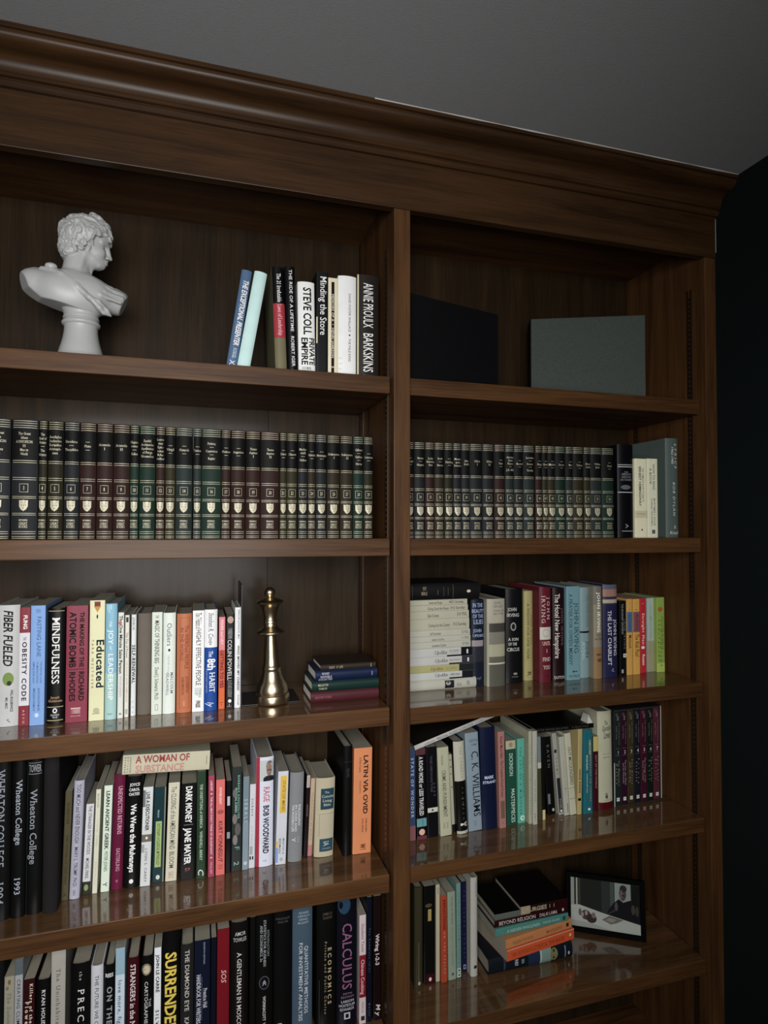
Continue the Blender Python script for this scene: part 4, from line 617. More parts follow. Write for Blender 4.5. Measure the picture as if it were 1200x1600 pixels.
["B4","p",0.793,0.8132,0.1319,0.2139,0.1412,-0.0068,"3a8070","turquoise paperback with dark spaced capitals",[["V","THE LAY OF A MINISTER",0.1,0.9,0.4,0.25,"164438","s"],["V","ROBERT BRINGHURST",0.22,0.7,0.8,0.22,"164438","s"],["E",0.94,0.6,0.03,0.3,"98b4a8"],["E",0.94,0.65,0.015,0.15,"3a8070"]]],
["B4","p",0.8179,0.8256,0.121,0.2342,0.1545,0.0005,"80806c","thin off-white pamphlet beside turquoise spine",[["V","SELECTED PSALMS AND LETTERS",0.15,0.9,0.5,0.4,"5c5848","s"]]],
["B4","p",0.8262,0.8387,0.1146,0.2353,0.1553,-0.0001,"84847a","thin white booklet with tiny grey lettering",[["V","POETRY",0.25,0.42,0.6,0.3,"606058","s"],["V","THE BRIDGE",0.52,0.75,0.5,0.3,"606058","s"],["V","oe~",0.88,0.96,0.5,0.4,"44443c","s"]]],
["B4","p",0.8521,0.8626,0.1321,0.2135,0.1409,-0.0148,"3c3c28","olive paperback with blue grey upper part",[["B",0,0.31,-1,2,"586064"],["B",0.31,0.38,-1,2,"8c8c80"]]],
["B4","p",0.8632,0.8712,0.1309,0.2121,0.14,-0.0025,"181814","thin dark pamphlet with cream foot",[["B",0.88,1,-1,2,"9a9068"]]],
["B4","p",0.891,0.9132,0.1495,0.2043,0.11,-0.0683,"141314","black paperback leaning left with small grey emblem",[["V","RAVEN",0.1,0.4,0.5,0.35,"48484c","s"],["B",0.73,0.86,0.1,0.4,"54585c"],["E",0.94,0.7,0.02,0.15,"888880"]]],
["B4","p",0.9181,0.9304,0.1417,0.215,0.11,-0.0901,"787870","grey photo paperback with dark lower half leaning left",[["B",0.2,0.24,0.1,0.7,"302c2c"],["B",0.55,0.97,0.15,1,"2a2a2e"],["V","POEMS",0.3,0.5,0.5,0.4,"585850","s"],["V","VOGEL",0.8,0.93,0.6,0.4,"808078","s"],["E",0.95,0.6,0.015,0.25,"a8a89c"]]],
["B4","p",0.9308,0.9467,0.1347,0.2061,0.11,-0.0766,"88887c","thin white paperback leaning left without clear lettering",[["V","SELECTED POEMS",0.3,0.7,0.5,0.25,"787868","s"],["B",0.85,0.97,0.6,0.75,"585850"]]],
["B4","p",0.9479,0.9657,0.1334,0.214,0.11,-0.0799,"92927e","ivory paperback leaning left with outlined black title",[["V","OUT MOCKINGBIRD",0.17,0.64,0.6,0.5,"303024","s"],["B",0.67,0.674,0,1,"404034"],["B",0.8,0.804,0,1,"404034"]]],
["B4","p",0.9662,0.979,0.1304,0.2221,0.13,0.0196,"8a7c50","yellow cream paperback with flap and small black label",[["V","ONCE INSIDE",0.47,0.75,0.5,0.4,"2c2818","b"],["B",0.81,0.84,0.1,0.8,"1c1a12"],["V","POETRY COLLECTION",0.1,0.4,0.5,0.25,"6a6040","s"]]],
["B4","p",0.9828,1.0107,0.1271,0.219,0.1445,0.004,"14525c","teal paperback with orange and white vertical lettering",[["V","A NEW LITURGY",0.12,0.3,0.7,0.2,"b0a070","s"],["V","the book of psalms",0.3,0.48,0.4,0.2,"b0b8a8","s"],["V","translated with notes",0.52,0.75,0.4,0.14,"90a8a4","s"],["V","A COMMENTARY ON LETTERS",0.2,0.85,0.75,0.12,"c08050","s"],["E",0.945,0.6,0.015,0.14,"a8b8ac"]]],
["B4","p",1.0205,1.0361,0.1366,0.1961,0.1294,0.0016,"44161e","maroon paperback with yellow top panel",[["B",0,0.2,-1,2,"988c48"],["V","NOT OF THIS WORLD",0.25,0.7,0.5,0.3,"8a6858","s"]]],
["B4","h",1.039,1.0828,0.136,0.2609,0.16,-0.011,"8e8e78","thick cream hardcover with cursive title and crimson foot",[["B",0.93,1,-1,2,"500c18"],["H","The",0.1,0.14,0.4,0.65,"30302a","ri"],["H","Quotable",0.15,0.2,0.25,0.9,"30302a","ri"],["H","Lewis",0.205,0.28,0.35,0.85,"30302a","ri"],["B",0.45,0.455,0.25,0.85,"a09e88"],["H","Edited by",0.43,0.45,0.25,0.8,"787664","s"],["H","Martindale and Root",0.46,0.48,0.3,0.75,"787664","s"],["V","❧",0.83,0.9,0.55,0.3,"38382c","s"],["H","TYNDALE",0.905,0.915,0.3,0.85,"6a6858","s"]]],
["B5","h",0.516,0.5375,0.1397,0.2403,0.1586,0.0,"3a3626","olive brown cloth hardcover with pale stamp at foot",[["B",0.55,0.97,0.45,0.5,"605a40"],["E",0.955,0.55,0.018,0.15,"8a8468"]]],
["B5","p",0.5423,0.5716,0.1459,0.2357,0.1555,0.0,"171717","black paperback with small gold label and red foot",[["B",0.24,0.36,0.35,0.65,"84703c"],["E",0.2,0.4,0.02,0.3,"3c3828"],["B",0.9,1,0.15,0.9,"401418"],["E",0.955,0.55,0.02,0.12,"b0a0a0"]]],
["B5","p",0.5745,0.5841,0.1468,0.2345,0.1548,0.0,"908c74","thin ivory paperback with sparse small lettering",[["V","NOW",0.03,0.1,0.5,0.4,"504c3c","s"],["V","SILENCE",0.2,0.5,0.5,0.15,"888470","s"]]],
["B5","p",0.5858,0.6011,0.1395,0.2103,0.1388,-0.0064,"8a341c","orange red paperback with dark and pale lettering",[["V","REFLECTIONS",0.05,0.4,0.55,0.4,"501408","b"],["V","ON THE PSALMS",0.42,0.9,0.55,0.25,"b08068","s"]]],
["B5","p",0.6053,0.6258,0.1415,0.2142,0.1414,-0.0139,"6c7868","mint grey paperback with fine green lettering",[["V","THE WAY OF THE HEART",0.05,0.38,0.55,0.25,"485448","s"],["V","SPIRITUALITY OF THE DESERT",0.4,0.85,0.55,0.2,"586458","s"],["E",0.935,0.55,0.015,0.15,"38443c"]]],
["B5","p",0.6284,0.6398,0.1436,0.2307,0.1523,-0.0049,"52706c","narrow blue green paperback with two small squares at foot",[["V","SEEDS OF CONTEMPLATION",0.1,0.85,0.5,0.3,"38504c","s"],["B",0.9,0.94,0.1,0.9,"98a49c"],["B",0.95,0.99,0.1,0.9,"98a49c"],["E",0.92,0.5,0.012,0.25,"304440"],["E",0.97,0.5,0.012,0.25,"304440"]]],
["B5","p",0.6491,0.6628,0.1589,0.2236,0.1461,-0.0083,"1c1e3e","navy paperback with small square emblem at foot",[["V","THE SEVEN STOREY",0.1,0.85,0.5,0.3,"34385c","s"],["B",0.92,0.97,0.25,0.75,"687090"],["E",0.945,0.5,0.015,0.15,"1c1e3e"]]],
["B5","h",0.6632,0.6817,0.136,0.2425,0.16,0.0,"8c8c84","grey white rounded hardcover with black square at foot",[["V","WAITING FOR GOD",0.05,0.2,0.7,0.15,"50504a","s"],["B",0.89,0.92,0.4,0.85,"2c2c28"]]]]''')
chars = set('BRITANNICAGREATBOOKS0123456789')
for r in BOOKS:
    for op in r[10]:
        if op[0] in 'VH': chars |= set(op[1])
    if r[1] == 'g': chars |= set(r[9][1])
chars |= set(chr(i) for i in range(32, 127)) | {chr(8217), chr(8226)}
CAP = build_glyphs(sorted(chars))
def make_book(name, x0, x1, y, h, d, lean, z, ty, col, ops, row):
    w = x1-x0
    s = 1 if lean > 0 else -1
    cx = (x1 if s > 0 else x0); a = abs(lean)
    root = empty(name, (cx-s*w/2*math.cos(lean), y, z+w/2*math.sin(a)), (0, lean, 0))
    kind = 'cover'
    if ty == 'h' and not ops: kind = 'cloth'
    if ty == 'g': kind = 'binding'
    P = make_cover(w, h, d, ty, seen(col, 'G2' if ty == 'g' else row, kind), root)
    if ty == 'g': ops = gilt_ops(w, h, ops[0], ops[1])
    apply_ops(root, P, w, h, ops, row, kind, ty == 'g')
    return root
GAP = .0004
count = {}
def place(desc, i, sh, bay):
    l = '%s, %s upright, %s shelf, %s bay' % (desc, ORD[i], sh, bay)
    while len(l.split()) > 16:
        w_ = desc.split(); desc = ' '.join(w_[:-1]).rstrip(',')
        while desc.split()[-1] in ('with', 'and', 'a', 'an', 'the', 'in', 'of', 'at', 'by', 'near', 'beside', 'small', 'very', 'narrow', 'white', 'black', 'large', 'to', 'two', 'three', 'without', 'widely', 'tall', 'over', 'between'): desc = ' '.join(desc.split()[:-1])
        l = '%s, %s upright, %s shelf, %s bay' % (desc, ORD[i], sh, bay)
    return l
for row, ty, x0, x1, y, h, d, lean, col, desc, ops in BOOKS:
    i = count.get(row, 0); count[row] = i+1
    sh, bay = SHN[row[1]], BAY[row[0]]
    if ty == 'g':
        n_, title, colname = desc
        cn = {'navy': 'dark navy', 'olive': 'olive', 'olivedk': 'dark olive', 'maroon': 'maroon', 'green': 'dark green', 'slate': 'slate green', 'brown': 'dark brown'}[colname]
        o = make_book('hardcover_volume', x0, x1, y, h, d, lean, SH[row]+GAP, 'g', col, (n_, title), row)
        tag(o, '%s gilt banded volume stamped %d, %s from left, %s shelf, %s bay' % (cn, n_, ORD[i], sh, bay), 'book', 'gilt banded matching set on the second shelf')
    else:
        o = make_book('hardcover_book' if ty == 'h' else 'paperback_book', x0, x1, y, h, d, lean, SH[row]+GAP, ty, col, ops, row)
        tag(o, place(desc, i, sh, bay), 'book', 'upright books on the %s shelf of the %s bay' % (sh, bay))
# ---- books lying flat: same builder, turned so that the head points left
def lying(name, x0, x1, y, z, t, d, ty, col, ops, row, label, group, tilt=0.0, yaw=0.0):
    root = empty(name, (0, 0, 0))
    L = x1-x0
    kind = 'cloth' if (ty == 'h' and not ops) else 'cover'
    P = make_cover(t, L, d, ty, seen(col, row, kind), root, PAPERLIT if row == 'A3' else None)
    apply_ops(root, P, t, L, ops, row, kind)
    # local z (foot to head) -> -x, local x (thickness) -> +z ; the head's front corner goes to (x0, y, z)
    R = Matrix.Rotation(yaw, 4, 'Z') @ Matrix.Rotation(tilt, 4, 'Y') @ Matrix(((0, 0, -1, 0), (0, 1, 0, 0), (1, 0, 0, 0), (0, 0, 0, 1)))
    root.matrix_world = Matrix.Translation((x0, y, z)) @ R @ Matrix.Translation((t/2, 0, -L))
    tag(root, label, 'book', group)
    return root

def V(t, z0, z1, c, h, col, st='s'): return ['V', t, z0, z1, c, h, col, st]
def H(t, z0, z1, x0, x1, col, st='s'): return ['H', t, z0, z1, x0, x1, col, st]
def B(z0, z1, x0, x1, col): return ['B', z0, z1, x0, x1, col]
def El(zc, xc, rz, rx, col): return ['E', zc, xc, rz, rx, col]
G = 'flat pile of small books beside the chess queen'
z = SH['A3']+GAP
lying('hardcover_book', .2515, .4120, .0966, z, .0240, .118, 'h', '582830', [V('SELECTED WORKS', .06, .3, .5, .2, '885058', 'r')], 'A3', 'worn maroon hardcover at the bottom of the small pile beside the chess queen', G)
lying('hardcover_book', .2545, .4125, .0975, z+.0241, .0232, .116, 'h', '1c3834', [H('THE', .09, .12, .55, .75, 'a8a890', 'r'), V('COLLECTED', .09, .24, .65, .2, 'b0a888', 'r'), V('STORIES OF', .1, .22, .3, .2, 'b0a888', 'r')], 'A3', 'dark green hardcover with pale pages, second from bottom of the small pile', G)
lying('hardcover_book', .2625, .4090, .0985, z+.0474, .0236, .112, 'h', '1e2c50', [V('THE SHORT', .1, .22, .72, .2, 'b0b4c0', 'r'), V('NOVELS', .08, .26, .42, .2, 'b0b4c0', 'r'), V('COLLECTED', .05, .27, .16, .2, 'b0b4c0', 'r'), V('I', .9, .92, .5, .4, '90a0b8')], 'A3', 'navy blue hardcover with white lettering, third from bottom of the small pile', G)
lying('hardcover_book', .2745, .4050, .0995, z+.0711, .0130, .108, 'h', '3a322a', [V('ESSAYS', .15, .25, .5, .4, '908878', 'r'), V('OF', .28, .31, .5, .4, '908878', 'r'), V('LIFE', .33, .4, .5, .4, '908878', 'r'), B(.9, .92, .2, .8, '706858')], 'A3', 'thin dark brown hardcover on top of the small pile beside the chess queen', G)
# the novel lying across the row on the fourth shelf
lying('paperback_book', -.1445, .0330, .125, 1.0187, .0405, .112, 'p', 'a8a48c', [V('A WOMAN OF', .145, .76, .74, .36, '8c3c40', 'rb'), V('SUBSTANCE', .145, .70, .24, .36, 'a87870', 'rb'), H('BARBARA', .02, .035, .1, .9, '28282a'), V('OVER', 0, .0, .5, .1, '28282a'), H('TAYLOR', .05, .065, .1, .9, '28282a'), H('BRADFORD', .08, .095, .1, .9, '28282a'), B(.96, .965, .3, .75, '484848')], 'A4', 'cream paperback with big red title lying flat across the fourth shelf row', 'books lying flat on other books', tilt=.045)
# pile behind the divider, third shelf right
G = 'flat pile of books against the divider, third shelf of the right bay'
z = SH['B3']+GAP; y = .1455; pil = [
 (.0259, .6836, 'h', '84847a', [B(.62, .73, .1, .85, '24242a'), El(.66, .6, .03, .2, '70706a'), V('WICK', .76, .82, .4, .3, '505048'), El(.9, .5, .02, .25, '6c6c64')], 'pale grey hardcover with small dark picture at the bottom of the tall pile'),
 (.0186, .6745, 'p', '8a8c88', [B(.86, 1, -1, 2, '1e2026'), ['T', .62, .62, 0, 0, '1e2026'], B(.7, .86, 0, .2, '1a1c22'), V('Updike', .52, .68, .6, .42, '34343c', 'ri'), V('rabbit redux', .71, .83, .62, .3, '34343c', 'ri')], 'white and black paperback with italic author name, second from bottom of the pile'),
 (.0172, .6755, 'p', '7c784e', [B(.82, 1, -1, 2, '242628'), V('Updike', .46, .62, .5, .42, '4c4a30', 'ri'), V('the witches', .65, .79, .5, .25, '64623c', 'ri')], 'yellow ochre and black paperback, third from bottom of the tall pile'),
 (.0198, .6740, 'p', '8a8a86', [B(.86, 1, -1, 2, '30323a'), B(.7, .86, 0, .2, '302c30'), V('Updike', .52, .68, .55, .42, '3a3a40', 'ri'), V('pigeon feathers', .7, .84, .6, .26, '5c5c60', 'ri'), B(.93, .95, .25, .75, 'a0a098')], 'white and charcoal paperback with italic author name, fourth from bottom'),
 (.0219, .6715, 'p', '8a8a86', [B(.86, 1, -1, 2, '181b22'), B(.68, .86, 0, .18, '14161c'), V('Updike', .52, .68, .52, .42, '3a3a40', 'ri'), V('the afterlife', .71, .83, .66, .26, '5c5c60', 'ri'), V('and other stories', .73, .83, .36, .12, '6c6c70', 'ri'), B(.93, .95, .25, .75, 'a0a098')], 'white and black paperback with pale vertical mark, fifth from bottom of the pile'),
 (.0158, .6680, 'p', '86867a', [V('uncommon Carriers', .5, .68, .45, .45, '2a2a28', 'c'), V('13 FSG', .88, .98, .55, .45, '383834', 'c')], 'off-white paperback, sixth from bottom of the tall pile'),
 (.0140, .6675, 'p', '86867a', [V('annals to the Fire', .5, .66, .45, .45, '2a2a28', 'c'), V('11 FSG', .88, .98, .55, .45, '383834', 'c')], 'off-white paperback, seventh from bottom of the tall pile'),
 (.0152, .6665, 'p', '86867a', [V('& Forestism', .48, .62, .45, .45, '2a2a28', 'c'), V('12 FSG', .88, .98, .55, .45, '383834', 'c')], 'off-white paperback, eighth from bottom of the tall pile'),
 (.0275, .6645, 'p', '848272', [V('Coming into the Country', .46, .74, .45, .28, '2a2a28', 'c'), V('3•2 Sunday', .78, .96, .5, .28, '2a2a28', 'c')], 'thick cream white paperback, ninth from bottom of the tall pile'),
 (.0200, .6635, 'p', '848272', [V('Table of Contents', .45, .6, .45, .4, '2a2a28', 'c'), V('3•3 FSG', .84, .97, .55, .4, '2a2a28', 'c')], 'cream white paperback, tenth from bottom of the tall pile'),
 (.0144, .6605, 'p', '848272', [V('Giving Good the Pieces', .46, .74, .45, .45, '2a2a28', 'c'), V('3•2 Sunday', .76, .96, .5, .45, '2a2a28', 'c')], 'cream white paperback, eleventh from bottom of the tall pile'),
 (.0150, .6590, 'p', '848272', [V('Levels and Escape', .48, .66, .45, .45, '2a2a28', 'c'), V('42D Sunday', .75, .95, .5, .45, '2a2a28', 'c')], 'cream white paperback, topmost of the off-white ones in the pile')]
for t, x1, ty, col, ops, lab in pil:
    ops = [o for o in ops if o[0] != 'T']
    lying('hardcover_book' if ty == 'h' else 'paperback_book', .4590, x1, y, z, t-.0002, .14, ty, col, ops, 'B3', lab, G)
    z += t
lying('hardcover_book', .4600, .6880, y-.012, z, .0405, .165, 'h', '1a1a1c', [B(.21, .212, .1, .9, '585038'), V('ESV', .33, .37, .7, .2, '70684c', 'r'), V('BIBLE', .31, .38, .4, .2, '70684c', 'r'), B(.5, .504, .3, .6, '585038'), B(.57, .573, .2, .8, '504830'), B(.62, .623, .25, .75, '504830'), B(.68, .684, .1, .9, '504830'), El(.865, .48, .022, .09, '9c9474'), B(.84, .89, .46, .5, '9c9474')], 'B3', 'large black hardcover with gold star lying on top of the tall pile', G)
# two flat books on the fourth shelf, right bay
lying('paperback_book', .5085, .7300, .116, 1.0065, .0112, .12, 'p', '24201c', [B(0, 1, 0, 1, '8a8a88'), V('collected', .12, .24, .45, .3, '404040', 'b'), V('PERSONAL VIOLENT NONFICTION', .27, .72, .45, .5, '2c2c2c', 'c'), V('a reader', .75, .85, .45, .3, '505050'), V('76', .92, .97, .5, .4, '606060')], 'B4', 'thin book with white spine lying at a slant across the left books', 'books lying flat on other books', tilt=-.285)
lying('paperback_book', .8250, 1.0200, .134, 1.0110, .0118, .13, 'p', '161614', [V('COLLECTED WRITINGS AND LETTERS', .06, .6, .5, .35, '3c3c38'), V('A SELECTION', .66, .92, .5, .35, '3c3c38')], 'B4', 'thin black paperback lying flat on top of the leaning books', 'books lying flat on other books', tilt=.012)
# low pile beside the framed photograph
G = 'flat pile of books beside the framed photograph'
z = SH['B5']+GAP
lying('hardcover_book', 0.7070, 0.9460, 0.1260, z, 0.0375, .155, 'h', '1a2028', [B(.17, .19, .1, .9, '303c44'), V('HERE', .3, .34, .5, .4, '98a0a8'), B(.46, .6, 0, 1, '22304a'), V('NOW', .38, .41, .5, .3, '8890a0'), B(.6, .74, 0, 1, '5a7068'), B(.605, .62, .1, .9, '80948c'), El(.77, .5, .045, .42, '5c5838'), B(.9, .915, .1, .9, '506070'), El(.95, .4, .01, .12, '90989c')], 'B5', 'dark hardcover with blue picture spine at the bottom of the low pile', G)
lying('paperback_book', 0.7480, 0.9590, 0.1090, z+0.0378, 0.0278, .145, 'p', 'a84018', [V('THE ORTHODOX LITURGICAL YEAR READER', .06, .85, .45, .36, '6c2810', 'r'), El(.94, .55, .015, .14, 'b0a088'), B(0, 1, .93, 1, '9a7c64')], 'B5', 'bright orange paperback turned slightly, second in the low pile', G, yaw=.13)
lying('paperback_book', 0.7460, 0.9550, 0.1120, z+0.0660, 0.0233, .145, 'p', '9c6438', [V('WALKING ON WATER', .1, .4, .45, .3, '6c4424', 'r'), V('MADELEINE', .6, .85, .45, .3, '6c4424', 'r'), B(.91, .95, .3, .7, '3c2818')], 'B5', 'tan orange paperback turned slightly, third in the low pile', G, yaw=.135)
lying('paperback_book', 0.7260, 0.9390, 0.1280, z+0.0897, 0.0198, .135, 'p', '386860', [V('A HIDDEN WHOLENESS', .15, .6, .45, .36, '80a098', 'i'), V('PARKER PALMER', .64, .88, .5, .3, '709890'), B(.92, .96, .25, .75, '204840')], 'B5', 'teal paperback with pale slanted lettering, fourth in the low pile', G, yaw=.03)
lying('hardcover_book', 0.7260, 0.9370, 0.1300, z+0.1099, 0.0204, .135, 'h', '34141a', [V('BEYOND RELIGION', .05, .55, .5, .45, 'a09890', 'c'), V('DALAI LAMA', .6, .85, .5, .42, 'a09890', 'c'), El(.93, .6, .015, .18, '98908c')], 'B5', 'maroon hardcover with white condensed title, fifth in the low pile', G, yaw=.015)
lying('paperback_book', 0.7250, 0.7960, 0.1290, z+0.1306, 0.0147, .13, 'p', '141414', [B(0, 1, 0, 1, '4c504c')], 'B5', 'small black covered book with grey spine on the left top of the pile', G)
lying('paperback_book', 0.7980, 0.9340, 0.1300, z+0.1306, 0.0204, .14, 'p', '1c1411', [B(.0, .2, 0, 1, '80745c'), B(.2, .78, 0, 1, '2c1818'), V('LITURGIES', .03, .55, .5, .5, '8c8068', 'b'), V('II', .6, .72, .5, .45, '80745c'), B(.78, 1, 0, 1, '381418')], 'B5', 'dark brown book with cream lettering topmost on the low pile', G)

# ------------------------------------------------------------------ boxed set of seven
zb = SH['B4']+GAP; bx0, bx1, by, bh_ = 1.0895, 1.2445, .142, .2590
bs = empty('book_slipcase', (bx0, by, zb)); tag(bs, 'dark slipcase with white edges holding seven numbered novels', 'slipcase')
SLIP = principled('slipcase_card', (.02, .02, .022), .5, noise=.1); WEDGE = principled('slipcase_white_edge', (.5, .5, .46), .7)
wb = bx1-bx0
box('side_board', 0, .0025, .0005, .145, 0, bh_, SLIP, bs); box('side_board', wb-.0025, wb, .0005, .145, 0, bh_, SLIP, bs)
box('top_board', .0025, wb-.0025, .0005, .145, bh_-.0025, bh_, SLIP, bs); box('bottom_board', .0025, wb-.0025, .0005, .145, 0, .0025, SLIP, bs)
box('rear_board', .0025, wb-.0025, .142, .145, .0025, bh_-.0025, SLIP, bs)
box('worn_edge', 0, .0025, 0, .0005, 0, bh_*.45, WEDGE, bs); box('worn_edge', wb-.0025, wb, 0, .0005, bh_*.02, bh_, WEDGE, bs)
T7 = [('1f2c2a', 'The Magician’s', 'Nephew'), ('34182c', 'The Lion, the Witch', 'and the Wardrobe'), ('38321e', 'The Horse', 'and His Boy'), ('20202c', 'Prince', 'Caspian'), ('44182a', 'The Voyage of the', 'Dawn Treader'), ('18241e', 'The Silver', 'Chair'), ('522430', 'The Last', 'Battle')]
bw7 = (wb-.006)/7
cn7 = ['green black', 'purple', 'olive', 'dark slate', 'crimson', 'dark green', 'rose maroon']
for i, (c7, t1, t2) in enumerate(T7):
    x0 = bx0+.003+i*bw7
    o = make_book('boxed_paperback', x0+.0003, x0+bw7-.0003, by+.003, bh_-.0075, .135, 0, zb+.0027, 'p', c7, [
        V('C.S.', .02, .05, .4, .3, '686460', 'ri'), V('LEWIS', .05, .1, .55, .3, '686460', 'ri'), V('THE CHRONICLES', .12, .36, .72, .14, '685c58', 'r'), V('Lewis Tales', .16, .30, .35, .16, '706864', 'r'),
        B(.4, .402, .2, .8, '706864'), H(str(i+1), .425, .46, .42, .72, 'a09c94', 'r'), B(.475, .477, .2, .8, '706864'),
        V(t1, .53, .80, .66, .22, '787068', 'r'), V(t2, .56, .78, .34, .22, '787068', 'r'), B(.925, .962, .28, .72, 'a8a89c'), B(.941, .945, .28, .72, '40403c')], 'B4')
    tag(o, '%s paperback numbered %d inside the dark slipcase, fourth shelf, right bay' % (cn7[i], i+1), 'book', 'seven numbered paperbacks in the slipcase')
# folded white paper standing above the black flat book
pv = [(0, 0, 0), (.017, 0, 0), (.0065, .004, .0215), (0, .03, 0), (.017, .03, 0), (.0065, .028, .0215)]
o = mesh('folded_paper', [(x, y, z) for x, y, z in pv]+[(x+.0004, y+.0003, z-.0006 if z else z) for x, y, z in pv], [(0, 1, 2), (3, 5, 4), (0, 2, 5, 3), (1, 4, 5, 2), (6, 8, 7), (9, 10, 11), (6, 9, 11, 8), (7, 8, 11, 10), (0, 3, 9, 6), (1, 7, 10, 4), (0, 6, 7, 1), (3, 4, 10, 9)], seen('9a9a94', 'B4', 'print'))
o.location = (1.0020, .136, 1.0207)
tag(o, 'small folded white paper peaking above the flat black paperback', 'paper')

# ------------------------------------------------------------------ top shelf boxes
LINEN = principled('grey_linen', (.062, .074, .068), .9, spec=.1, noise=.22, nscale=220, bump=.9, bscale=900)
DARKB = principled('black_board', (.0025, .0027, .0035), .7, spec=.12, noise=.1, nscale=40)
gb = empty('fabric_box', (1.145, .07, SH['B1']+GAP), (0, 0, -.4085)); tag(gb, 'grey linen fronted box standing on the top shelf of the right bay', 'box')
box('body', -.302, 0, .003, .065, 0, .2305, DARKB, gb, .002)
box('linen_front', -.300, -.001, -.002, .003, .002, .2295, LINEN, gb, .0022)
bb = empty('black_binder', (.4605, .049, SH['B1']+GAP), (0, 0, .275)); tag(bb, 'large black binder standing beside the divider on the right top shelf', 'binder')
box('cover', .002, .286, 0, .004, 0, .2080, DARKB, bb, .001)
box('cover', .002, .286, .020, .024, 0, .2080, DARKB, bb, .001)
box('spine', .286, .290, 0, .024, 0, .2080, DARKB, bb, .001)
box('page_block', .006, .285, .0045, .0195, .004, .2030, PAPER, bb)

# ------------------------------------------------------------------ bookend with chess queen
be = empty('queen_bookend', (.1702, .1330, SH['A3']+GAP), (0, 0, 0)); tag(be, 'brass chess queen bookend with a black metal upright and base plate', 'bookend')
box('base_plate', -.0715, .062, -.014, .100, 0, .0022, BLACKMETAL, be, .0006)
box('upright_plate', -.0715, -.0690, -.012, .100, .0022, .2700, BLACKMETAL, be, .0006)
S = .2437/785.
SR = S*1.07
# radius, height in zoom units (height 0 at the base)
q = [(0, 0), (112, 0), (115, 6), (115, 52), (112, 60), (103, 66), (106, 74), (106, 92), (100, 122), (84, 152), (70, 190), (63, 222), (62, 232), (65, 240), (65, 252), (59, 262), (54, 272), (51, 330), (45, 400), (39, 460), (36, 482), (52, 486), (84, 494), (93, 504), (93, 512), (84, 524), (62, 534), (54, 548), (46, 552), (46, 566), (43, 574), (49, 578), (49, 590), (44, 598), (42, 610), (50, 650), (61, 690), (77, 712), (92, 722), (94, 728), (86, 738), (52, 752), (30, 757), (26, 762)]
for i in range(12):
    a = -PI*.36+(PI*.86)*i/11; q.append((39*math.cos(a), 796+39*math.sin(a)))
qo = lathe('chess_queen', [(r*SR, z*S) for r, z in q], BRASS, be, 56, 38)
qo.location = (0, 0, .0022); qo.rotation_euler = (0, -.030, 0)

# ------------------------------------------------------------------ framed photograph
fw, fh = .206, .150
fo = empty('photo_frame', (1.166, .114, SH['B5']+.0030), (0, 0, -.551)); tag(fo, 'black framed photograph of a seated person, leaning at the right end', 'photo frame')
def rx(o): o.rotation_euler = (-.16, 0, 0); return o
FRM = principled('black_frame', (.0025, .0025, .0025), .85, spec=.04)
b1 = .0125
rx(box('frame_rail', -fw, 0, 0, .014, 0, b1, FRM, fo, .001)); rx(box('frame_rail', -fw, 0, 0, .014, fh-b1, fh, FRM, fo, .001))
rx(box('frame_rail', -fw, -fw+b1, 0, .014, b1, fh-b1, FRM, fo, .001)); rx(box('frame_rail', -b1, 0, 0, .014, b1, fh-b1, FRM, fo, .001))
rx(box('backing', -fw+.003, -.003, .010, .016, .003, fh-.003, FRM, fo))
PW, PH = fw-2*b1, fh-2*b1
def ph(name, polys):
    """flat print: polygons in (u right, v up) 0..1 of the picture"""
    for lv, (col, pts) in enumerate(polys):
        yy = .0085-.00006*lv
        vv = [(-fw+b1+u*PW, yy, b1+v*PH) for u, v in pts]
        a2 = sum(pts[i][0]*pts[(i+1) % len(pts)][1]-pts[(i+1) % len(pts)][0]*pts[i][1] for i in range(len(pts)))
        f = tuple(range(len(pts))); f = f if a2 > 0 else tuple(reversed(f))
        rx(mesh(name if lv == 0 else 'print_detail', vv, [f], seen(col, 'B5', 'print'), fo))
def ell(u, v, a, b_, n_=16): return [(u+a*math.cos(2*PI*i/n_), v+b_*math.sin(2*PI*i/n_)) for i in range(n_)]
